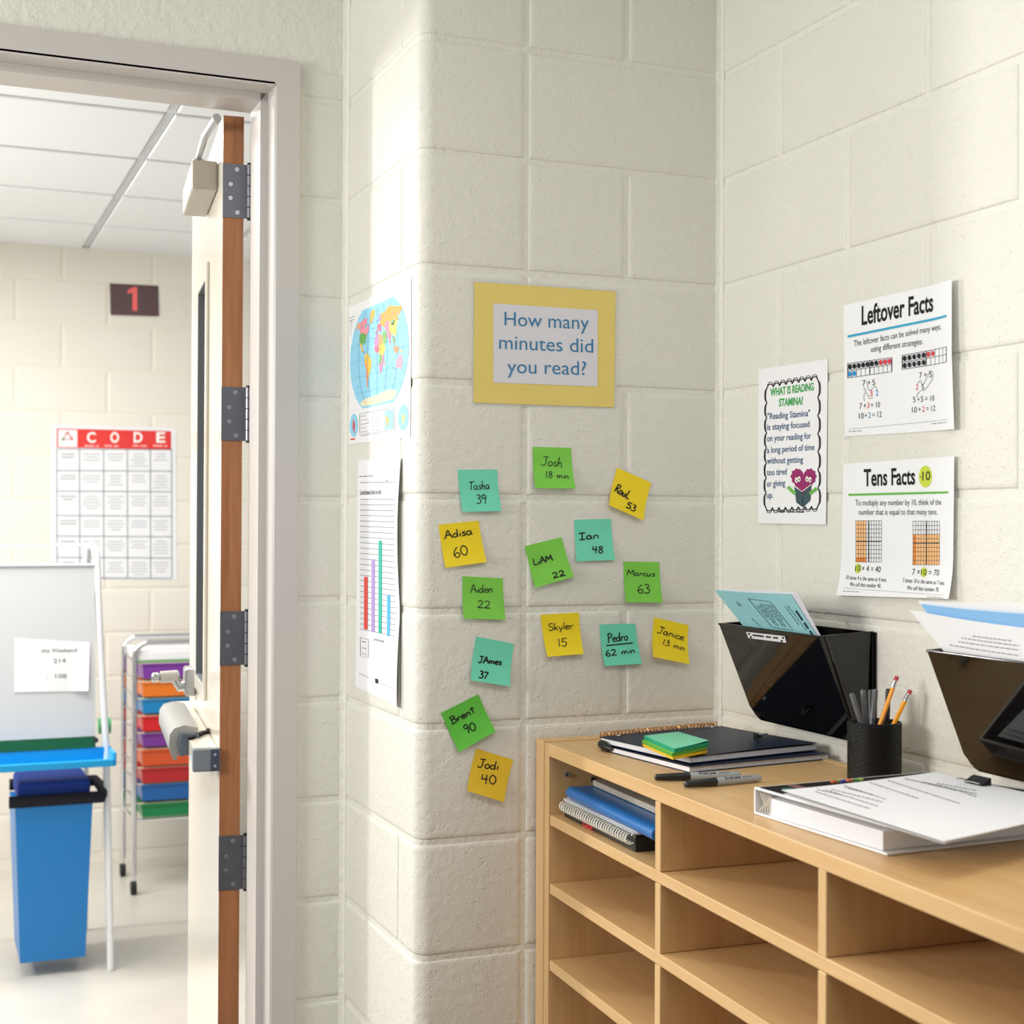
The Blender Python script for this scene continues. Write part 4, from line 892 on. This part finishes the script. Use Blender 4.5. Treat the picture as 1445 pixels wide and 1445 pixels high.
# ------------------------------------------------------------------ wall pockets
def pocket(y0, lab):
    Wd = .306; o = empty('wall_pocket', (0,y0-Wd/2,1.22), lab, 'wall file', 'black wall pockets'); t = .003
    zb, zf, zk = 1.226, 1.397, 1.402; xb, xf = -.034, -.107
    ya, yb = y0, y0-Wd; sk = .005
    # back plate
    q = MB(); q.box((-.0005,yb-.006,zb+.0),(-.004,ya+.0,zk), BLACKP, bev=.0008); q.build('back_plate', o)
    # front panel with rounded lower corners (prism along normal)
    def fp(y, z, off=0): k_ = (z-zb)/(zf-zb); return (xb+(xf-xb)*k_+off, y, z)
    rc = .022; out = [(ya,zf),(ya-sk*.2,zb+rc)] + [(ya-rc+rc*math.cos(a)-sk, zb+rc-rc*math.sin(a)) for a in np.radians([15,35,55,75,90])] + [(yb+rc-rc*math.cos(a)+sk, zb+rc-rc*math.sin(a)) for a in np.radians([90,75,55,35,15])] + [(yb+sk*.2,zb+rc),(yb,zf)]
    q = MB(); q.prism([fp(y,z) for y,z in out], [fp(y,z,t) for y,z in out], BLACKP); fpn = q.build('front_panel', o)
    q = MB(); q.tube([fp(ya+.001,zf,.001),fp(yb-.001,zf,.001)],.0022,BLACKP,10); q.build('lip', fpn, smooth=True)
    # sides: outer step + inner step
    for yy, sg in ((ya,-1),(yb,1)):
        q = MB(); y2 = yy+sg*t
        z2 = zb+.012
        a = [fp(yy,zf,.001),fp(yy+sg*sk*.3,zb+rc,.001),(-.004,yy+sg*.004,z2),(-.004,yy,zk)]; b = [(p[0],p[1]+sg*t,p[2]) for p in a]
        q.prism(a, b, BLACKP); q.build('side_panel', o)
        q = MB(); q.tube([fp(yy,zf,.012),fp(yy+sg*sk*.3,zb+rc+.01,.006)],.0028,BLACKP,8); q.tube([(-.004,yy-sg*.002,zk),(-.004,yy-sg*.002,zb+.02)],.003,BLACKP,8); q.tube([fp(yy,zf,.001),(-.004,yy,zk)],.0018,BLACKP,8); q.build('side_rib', o, smooth=True)
    q = MB(); q.prism([fp(ya-rc,zb),fp(yb+rc,zb),(-.002,yb+rc*.3,zb),(-.002,ya-rc*.3,zb)],[fp(ya-rc,zb+t),fp(yb+rc,zb+t),(-.002,yb+rc*.3,zb+t),(-.002,ya-rc*.3,zb+t)],BLACKP); q.build('bottom_panel', o)
    return o, fp
po, fp1 = pocket(-.1785, 'black plastic wall pocket holding a light blue booklet')
po2, fp2 = pocket(-.7480, 'black plastic wall pocket at the right edge holding white papers')
PN = np.array([1,0,(.107-.034)/(1.397-1.226)]); PDv = -.034+PN[2]*1.226
lb = Sheet([(1053.6,891.3),(1108,897.3),(1110.3,906.6),(1056.7,900)], PN, PDv, base=.0012)
o = lb.paper('paper_label', PAPER, po, nu=3, nv=2); o['label'] = 'white paper label strip'
q = lb.pr(); q.dashes((1063,895.6),(1099,900),2.4,ink(60,60,64),78)
for x,y in ((1058,894),(1060.5,898.5),(1104,904),(1106,899.5)): q.disc(x,y,1.5,1.5,RB_)
q.done('lettering', o)
# booklet
def leaning(name, cs, off, m, lab, cat, grp=None, down=.11, nu=8, nv=8, parent=None, bow=0):
    sh = Sheet(cs, PN, PDv+off, base=0, lift=lambda u,v: bow*math.sin(math.pi*u)*(1-v))
    o = sh.paper(name, m, parent, nu=nu, nv=nv, th=.0008)
    if lab: tag(o, lab, cat, grp)
    return o, sh
LB = mat('light blue paper',(150,206,214),.55,.3,var=(20,3))
bo, bsh = leaning('booklet', [(1008,832.5),(1115,838.5),(1155.5,902),(1054,890)], .006, LB, 'light blue printed booklet standing in the left wall pocket', 'booklet', bow=.003)
q = bsh.pr()
T2 = ink(70,100,118)
def L4(u,v): return bsh.Q(u,v)
fr4 = [(1057.5,843.8),(1088.7,848.5),(1120,889.5),(1090,884.5)]
q.line(fr4,.9,T2,close=True)
for i in range(7):
    t = .16+.12*i; a = lerp(lerp(fr4[0],fr4[1],t),lerp(fr4[3],fr4[2],t),.12+.1*(i<2)); b = lerp(lerp(fr4[0],fr4[1],t),lerp(fr4[3],fr4[2],t),.9-.25*(i%3==0)); q.dashes(a,b,1.1,T2,i)
q.dashes((1123.5,861.5),(1147.5,896.5),2.6,ink(30,50,70),77)
for k_, (a,b) in enumerate((((1112,854),(1138,889)),((1108.5,855),(1128,882)),((1040,848),(1049,855)),((1041,851),(1047,856)),((1061,872),(1074,884)))): q.dashes(a,b,.9,T2,20+k_)
q.done('print', bo)
o, sh_ = leaning('sheet', [(1020,831.5),(1124,836),(1159,900),(1060,891)], .010, mat('lavender white paper',(226,222,236),.55,.3), 'white and lavender sheets behind the blue booklet', 'papers')
o2, _ = leaning('sheet', [(1018,831.8),(1118,837),(1157,901),(1057,890)], .0085, PAPER, None, None, parent=None); tag(o2, 'thin white sheet directly behind the blue booklet', 'papers')
# right pocket papers
q_, sh_ = leaning('sheet', [(1284,861),(1490,892),(1560,1010),(1364,958)], .006, PAPER, 'white typed sheet leaning in front in the right wall pocket', 'papers', 'papers in the right wall pocket', bow=.004)
q = sh_.pr()
for k_, (a,b) in enumerate((((1375,896),(1430,903)),((1359,899),(1440,910)),((1354,904.5),(1440,916)),((1341,909.5),(1440,924)))): q.dashes(a,b,1.1,ink(90,90,110),30+k_)
q.done('print', q_)
leaning('folder', [(1299,852.5),(1500,870),(1550,1000),(1370,955)], .009, mat('sky blue folder',(138,190,236),.45,.4), 'sky blue folder standing in the right wall pocket', 'folder', bow=.004)
leaning('sheet', [(1295,848),(1496,852),(1550,990),(1370,950)], .012, GLOSSP, 'white sheet at the back of the right wall pocket', 'papers', 'papers in the right wall pocket', bow=.004)
# ------------------------------------------------------------------ ring binder
S0 = HZ(1064,1148,TZ+.001)[:2]; S1 = HZ(1318,1092,TZ+.037)[:2]
u = np.array([1.,.05]); u /= np.linalg.norm(u); v = np.array([u[1],-u[0]]); BL_ = .292; BW = .27; BH = .036
def RBf(p): return (S0[0]+u[0]*p[0]+v[0]*p[1], S0[1]+u[1]*p[0]+v[1]*p[1], TZ+.0006+p[2])
WV = mat('white binder vinyl',(236,236,236),.3,.5)
rb = empty('ring_binder', RBf((BL_/2,BW/2,0)), 'white ring binder with black cover insert, lying on the bookcase', 'binder')
def rbb(name, a, b, m, par=rb, bev=0): q = MB(); q.box(a,b,m,bev=bev,M=RBf); return q.build(name,par)
rbb('back_cover',(0,0,0),(BL_,BW,.0028),WV,bev=.001); rbb('spine',(0,0,.0028),(BL_,.0028,BH-.0028),WV); fc = rbb('front_cover',(0,0,BH-.0028),(BL_,BW,BH),WV,bev=.001)
rbb('cover_insert',(.004,.006,BH+.0001),(BL_-.004,BW-.006,BH+.0006),mat('black cover print',(22,18,18),.6,.1,var=(14,8)),fc)
q = MB(); f_ = RBf; q.tube([f_((.03,.035,BH+.0006)),f_((.03,.035,BH+.0009))],.009,ink(50,110,90),20); q.box((.045,.012,BH+.0006),(.06,.05,BH+.0009),ink(120,84,84),M=RBf); q.build('cover_picture', fc)
rbb('paper_block',(.004,.030,.0032),(BL_-.010,BW-.012,.026),PAPER)
q = MB()
rr = random.Random(5)
for i in range(7): q.box((.0035,.028,.004+.0031*i),(.0042,BW-.012,.0046+.0031*i), ink(205,205,212), M=RBf)
q.build('sheet_edges', rb)
for yy in (.04,.14,.24):
    q = MB(); q.tube([RBf((yy+.0,.020+.014*math.cos(a), .016+.014*math.sin(a))) for a in np.linspace(0,2*math.pi,20)],.0012,CHROME,6,cap=False); q.build('ring', rb, smooth=True)
q = MB()
for i in range(5):
    q.tube([RBf((.0035,.008+.006*i,.006)),RBf((.003,.020+.003*i,.016+.002*i)),RBf((.0035,.010+.006*i,.030))],.0007,mat('cream cord',(226,216,196),.6,.3),5)
q.build('ring_sheet_guard', rb)
# black folder & loose papers on the binder
bf = MB(); cs = [(.030,.055),(.27,.02),(.33,.30),(.02,.31)]
bf.prism([RBf((a,b,BH+.0012)) for a,b in cs],[RBf((a,b,BH+.0040)) for a,b in cs],mat('black folder',(22,23,28),.55,.12)); o = bf.build('folder'); tag(o, 'black folder lying on the white ring binder', 'folder')
zt = TZ+.0006+BH+.0045
pts = [(1104,1118),(1196,1100),(1310,1090),(1380,1104),(1470,1124),(1440,1215),(1240,1168)]
def lp(px,py,dz): 
    p = HZ(px,py,zt+.004); return (p[0],p[1],p[2]+dz)
pp = empty('paper_stack', HZ(1290,1120,zt), 'white typed papers clipped together on top of the ring binder', 'papers')
C4 = [(1103,1120),(1316,1091),(1540,1140),(1332,1193)]
PN2 = np.array([0,0,1.])
def psheet(cs, z, bend): return Sheet(cs, PN2, z, base=0, lift=lambda u,v: bend*(1-u)**3*.9+.001)
for i in range(3):
    o_ = [(x+dx, y+dy) for (x,y),(dx,dy) in zip(C4, [(12*i*.2,2*i),(3*i,0),(0,0),(0,0)])]
    sh_ = psheet(o_, zt+.003-.0012*i, .004 if i==0 else .001); po_ = sh_.paper('sheet', PAPER, pp, nu=10, nv=6, th=.0004)
    if i == 0: q = sh_.pr(); top0 = po_
gi = ink(120,120,130)
for k_, (a,b) in enumerate((((1153,1118),(1190,1126)),((1173,1117),(1245,1135)),((1191,1111),(1250,1131)),((1192,1114),(1232,1124)),((1227,1106),(1296,1129)),((1253,1103),(1355,1136)),((1277,1100),(1350,1117)),((1303,1105),(1378,1122)),((1322,1107),(1378,1117)),((1352,1117),(1378,1126)),((1150,1121),(1228,1146)),((1165,1118),(1240,1142)))): q.dashes(a,b,1.0,gi,40+k_)
q.done('print', top0)
q = MB()
for i, (x,y,c_) in enumerate(((1177,1102,(200,100,60)),(1183,1101.5,(120,180,70)),(1189,1102,(60,60,150)),(1199,1100,(210,110,70)),(1207,1099.5,(90,150,90)),(1213,1099,(170,200,80)))):
    p = HZ(x,y,zt+.006); q.box((p[0]-.004,p[1]-.003,p[2]-.002),(p[0]+.004,p[1]+.003,p[2]+.0005), ink(*c_))
o = q.build('index_tabs', pp); o['label'] = 'multicoloured index tabs'
cc = HZ(1386,1106,zt+.004); clip('binder_clip', (cc[0],cc[1],zt+.006), math.radians(95), .032, 'larger silver-wired binder clip on the papers at the right edge', BLK, CHROME)
# ------------------------------------------------------------------ hall: drawer cart
def cartf(a,b,z): return (CX+a, CY+b, z)
CX, CY = HY(190,1000,3.85)[0], 3.85; CWd = .36; CDp = .34
zc = lambda py: HY(230,py,3.85)[2]
cart = empty('drawer_cart', (CX+CWd/2,CY+CDp/2,0), 'chrome rolling cart of rainbow plastic drawers behind the open door', 'drawer cart')
for yy, nm in ((0,'front_hoop'),(CDp,'back_hoop')):
    top = zc(906)
    pl = [cartf(0,yy,.08),cartf(0,yy,top-.06)]+[cartf(.06-.06*math.cos(a),yy,top-.06+.06*math.sin(a)) for a in np.radians([15,30,45,60,75,90])]+[cartf(CWd-.06+.06*math.sin(a),yy,top-.06+.06*math.cos(a)) for a in np.radians([0,15,30,45,60,75,90])]+[cartf(CWd,yy,.08)]
    q = MB(); q.tube(pl,.0125,CHROME,12); q.build(nm, cart, smooth=True)
q = MB(); q.box(cartf(.012,.0,zc(932)),cartf(CWd-.012,CDp,zc(918)),mat('white tray',(240,240,240),.4,.4),bev=.006); q.build('top_tray', cart)
q = MB(); q.box(cartf(.012,-.004,zc(935)),cartf(CWd-.012,.006,zc(931)),plastic(120,170,110)); q.build('tray_edge', cart)
cols = [(126,58,160),(238,124,34),(16,134,196),(218,24,34),(122,52,150),(216,84,32),(190,28,36),(20,96,168),(10,132,72)]
ys = [(936,956),(962,982),(986,1005),(1010,1030),(1034,1052),(1057,1079),(1083,1103),(1106,1128),(1133,1151)]
dm = {}
cnames = ['purple','orange','blue','red','purple','orange','dark red','blue','green']
for i, (c_, (ya_, yb_)) in enumerate(zip(cols, ys)):
    za, zb_ = zc(yb_), zc(ya_); mm = mat('drawer %d'%i, c_, .28, .5)
    q = MB(); a0, a1 = .028, CWd-.028; h = zb_-za
    # tapered tray: front panel, sides, bottom
    F_ = [cartf(a0+.006,-.012,za),cartf(a1-.006,-.012,za),cartf(a1,-.018,zb_),cartf(a0,-.018,zb_)]; Bk = [cartf(a0+.006,CDp-.02,za),cartf(a1-.006,CDp-.02,za),cartf(a1,CDp-.014,zb_),cartf(a0,CDp-.014,zb_)]
    q.add(F_+Bk,[(0,1,2,3),(5,4,7,6),(4,0,3,7),(1,5,6,2),(4,5,1,0)],mm)
    dr = q.build('drawer', cart); dr['label'] = cnames[i]+' plastic drawer'
    q = MB(); q.box(cartf(a0-.004,-.022,zb_-.004),cartf(a1+.004,CDp-.01,zb_), mm, bev=.001); q.build('drawer_rim', dr)
    q = MB(); q.tube([cartf(a0-.012,.0,zb_+.004),cartf(a0-.012,CDp,zb_+.004)],.004,CHROME,8); q.tube([cartf(0,.0,zb_+.003),cartf(CWd,.0,zb_+.003)],.0045,mat('frosted rail',(214,206,178),.4,.4),8); q.build('slide_rail', cart, smooth=True)
q = MB(); q.tube([cartf(0,0,zc(1155)),cartf(CWd,0,zc(1155))],.008,CHROME,10); q.tube([cartf(0,CDp,zc(1155)),cartf(CWd,CDp,zc(1155))],.008,CHROME,10); q.tube([cartf(0,0,zc(1155)),cartf(0,CDp,zc(1155))],.008,CHROME,10); q.build('base_rail', cart)
for a in (0,CWd):
    for b_ in (0,CDp):
        q = MB(); c0 = cartf(a,b_,.03); q.tube([(c0[0]-.011,c0[1],.029),(c0[0]+.011,c0[1],.029)],.028,mat('black caster',(30,30,30),.5,.4),16); q.tube([(c0[0],c0[1],.05),(c0[0],c0[1],.09)],.006,CHROME,8); q.build('caster', cart, smooth=True)
# ------------------------------------------------------------------ hall: easel
EY = 2.9
ex = lambda px, py=900: HY(px,py,EY)[0]
ez = lambda py, px=110: HY(px,py,EY)[2]
XR_, XL_ = ex(136), ex(136)-.66
easel = empty('easel', ((XR_+XL_)/2,EY,0), 'white framed classroom easel with a whiteboard and blue tray', 'easel')
TUB = mat('white enamel tube',(240,242,244),.3,.5); SKY = mat('bright blue plastic',(20,158,222),.3,.5)
def lean(z): return EY+.10*(z-.75)
for x in (XR_+.018, XL_-.018):
    sg = 1 if x > (XR_+XL_)/2 else -1
    q = MB(); q.tube([(x+.03*sg,lean(.0)-.0,.0),(x+.02*sg,lean(.9),ez(1060)),(x,lean(1.3),ez(900)),(x-.01*sg,lean(1.5),ez(790)),(x-.016*sg,lean(1.5)+.01,ez(775)),(x-.026*sg,lean(1.5)+.03,ez(769)),(x-.036*sg,lean(1.5)+.05,ez(775)),(x-.036*sg,lean(1.5)+.09,ez(820)),(x-.0*sg,lean(1.5)+.40,.0)],.0125,TUB,12); q.build('side_frame', easel, smooth=True)
q = MB(); bt, bb = ez(800), ez(1040)
for z0_, z1_, m_, nm in ((bb,bt,mat('whiteboard',(208,210,213),.15,.5),'whiteboard'),(ez(1056),bb-.002,mat('chalkboard green',(20,96,60),.5,.3),'green_panel')):
    q = MB(); q.prism([(XL_,lean(z0_),z0_),(XR_,lean(z0_),z0_),(XR_,lean(z0_)+.012,z0_),(XL_,lean(z0_)+.012,z0_)],[(XL_,lean(z1_),z1_),(XR_,lean(z1_),z1_),(XR_,lean(z1_)+.012,z1_),(XL_,lean(z1_)+.012,z1_)],m_); bd = q.build(nm, easel)
q = MB(); q.tube([(XL_,lean(bt),bt+.004),(XR_,lean(bt),bt+.004)],.006,mat('grey trim',(196,200,206),.4,.4),8); q.tube([(XL_,lean(1.45)+.02,ez(770)),(XR_-.02,lean(1.45)+.02,ez(770))],.004,TUB,8); q.build('top_rail', easel)
tz1, tz0 = ez(1056), ez(1077)
q = MB(); q.box((XL_-.05,EY-.11,tz0),(XR_+.055,EY+.02,tz0+.006),SKY,bev=.002); q.box((XL_-.05,EY-.115,tz0),(XR_+.055,EY-.10,tz0+.026),SKY,bev=.004); q.box((XL_-.05,EY+.005,tz0),(XR_+.055,EY+.02,tz1),SKY,bev=.004); q.box((XR_+.045,EY-.115,tz0),(XR_+.058,EY+.02,tz1-.004),SKY,bev=.004); q.box((XL_-.06,EY-.115,tz0),(XL_-.047,EY+.02,tz1-.004),SKY,bev=.004); q.build('tray', easel)
q = MB(); p = HY(135,1044,EY); q.tube([(p[0],EY-.012,p[2]),(p[0],EY+.01,p[2])],.009,mat('dark knob',(60,62,66),.3,.5),14); q.build('pivot_bolt', easel, smooth=True)
p = HY(150,1024,EY+.35); q = MB(); q.tube([(p[0]-.03,EY+.35,p[2]),(p[0]+.015,EY+.35,p[2])],.03,plastic(70,170,110),16); o = q.build('tape_roll'); tag(o, 'green tape roll hanging behind the easel', 'tape')
# paper on board
def lz(px,py): return hit(px,py,(0,1,-.10),lean(0)-.0)
es = Sheet([(20,900),(127,906),(124,975),(20,977)], (0,1,-.10), lean(0)-.0015, base=.001, lift=lambda u,v: .012*max(0,u-.75)*v*4)
o = es.paper('notice_sheet', PAPER, nu=20, nv=8); tag(o, 'white notice sheet taped on the easel whiteboard', 'sheet')
q = es.pr(); q.text('the Weekend',(58,921),(108.5,920),5.5,ink(110,110,118),bold=.01); q.text('.  214',(66,936),(93,935),6,ink(120,120,128),bold=.01); q.text('.  108',(66,957),(94,957),6,ink(120,120,128),bold=.01); q.done('lettering', o)
# bins under the easel
q = MB(); bxa, bxb = ex(20,1120), ex(128,1120)
yb0 = EY-.05
q.prism([(bxa+.02,yb0,.05),(bxb-.02,yb0,.05),(bxb-.02,yb0+.3,.05),(bxa+.02,yb0+.3,.05)],[(bxa,yb0-.01,ez(1130)),(bxb,yb0-.01,ez(1130)),(bxb,yb0+.32,ez(1130)),(bxa,yb0+.32,ez(1130))],mat('azure storage bin',(18,124,200),.35,.5)); o = q.build('storage_bin'); tag(o, 'bright blue storage bin under the easel tray', 'bin')
q = MB(); q.tube([(bxa-.02,yb0-.01,ez(1122)),(bxb+.035,yb0-.01,ez(1122)),(bxb+.05,yb0+.1,ez(1120)),(bxb+.045,yb0+.3,ez(1120)),(bxa,yb0+.32,ez(1120))],.021,mat('black fabric',(34,34,42),.85,.2,bump=[('noise',200,.002)]),10); q.build('fabric_rim', o, smooth=True)['label'] = 'black fabric rim'
q = MB(); q.box((bxa+.01,yb0+.01,ez(1124)),(bxb-.005,yb0+.28,ez(1098)),mat('navy fabric',(34,60,140),.8,.2),bev=.012); o = q.build('cloth_bag'); tag(o, 'navy blue cloth bag resting in the bin under the easel', 'bag')
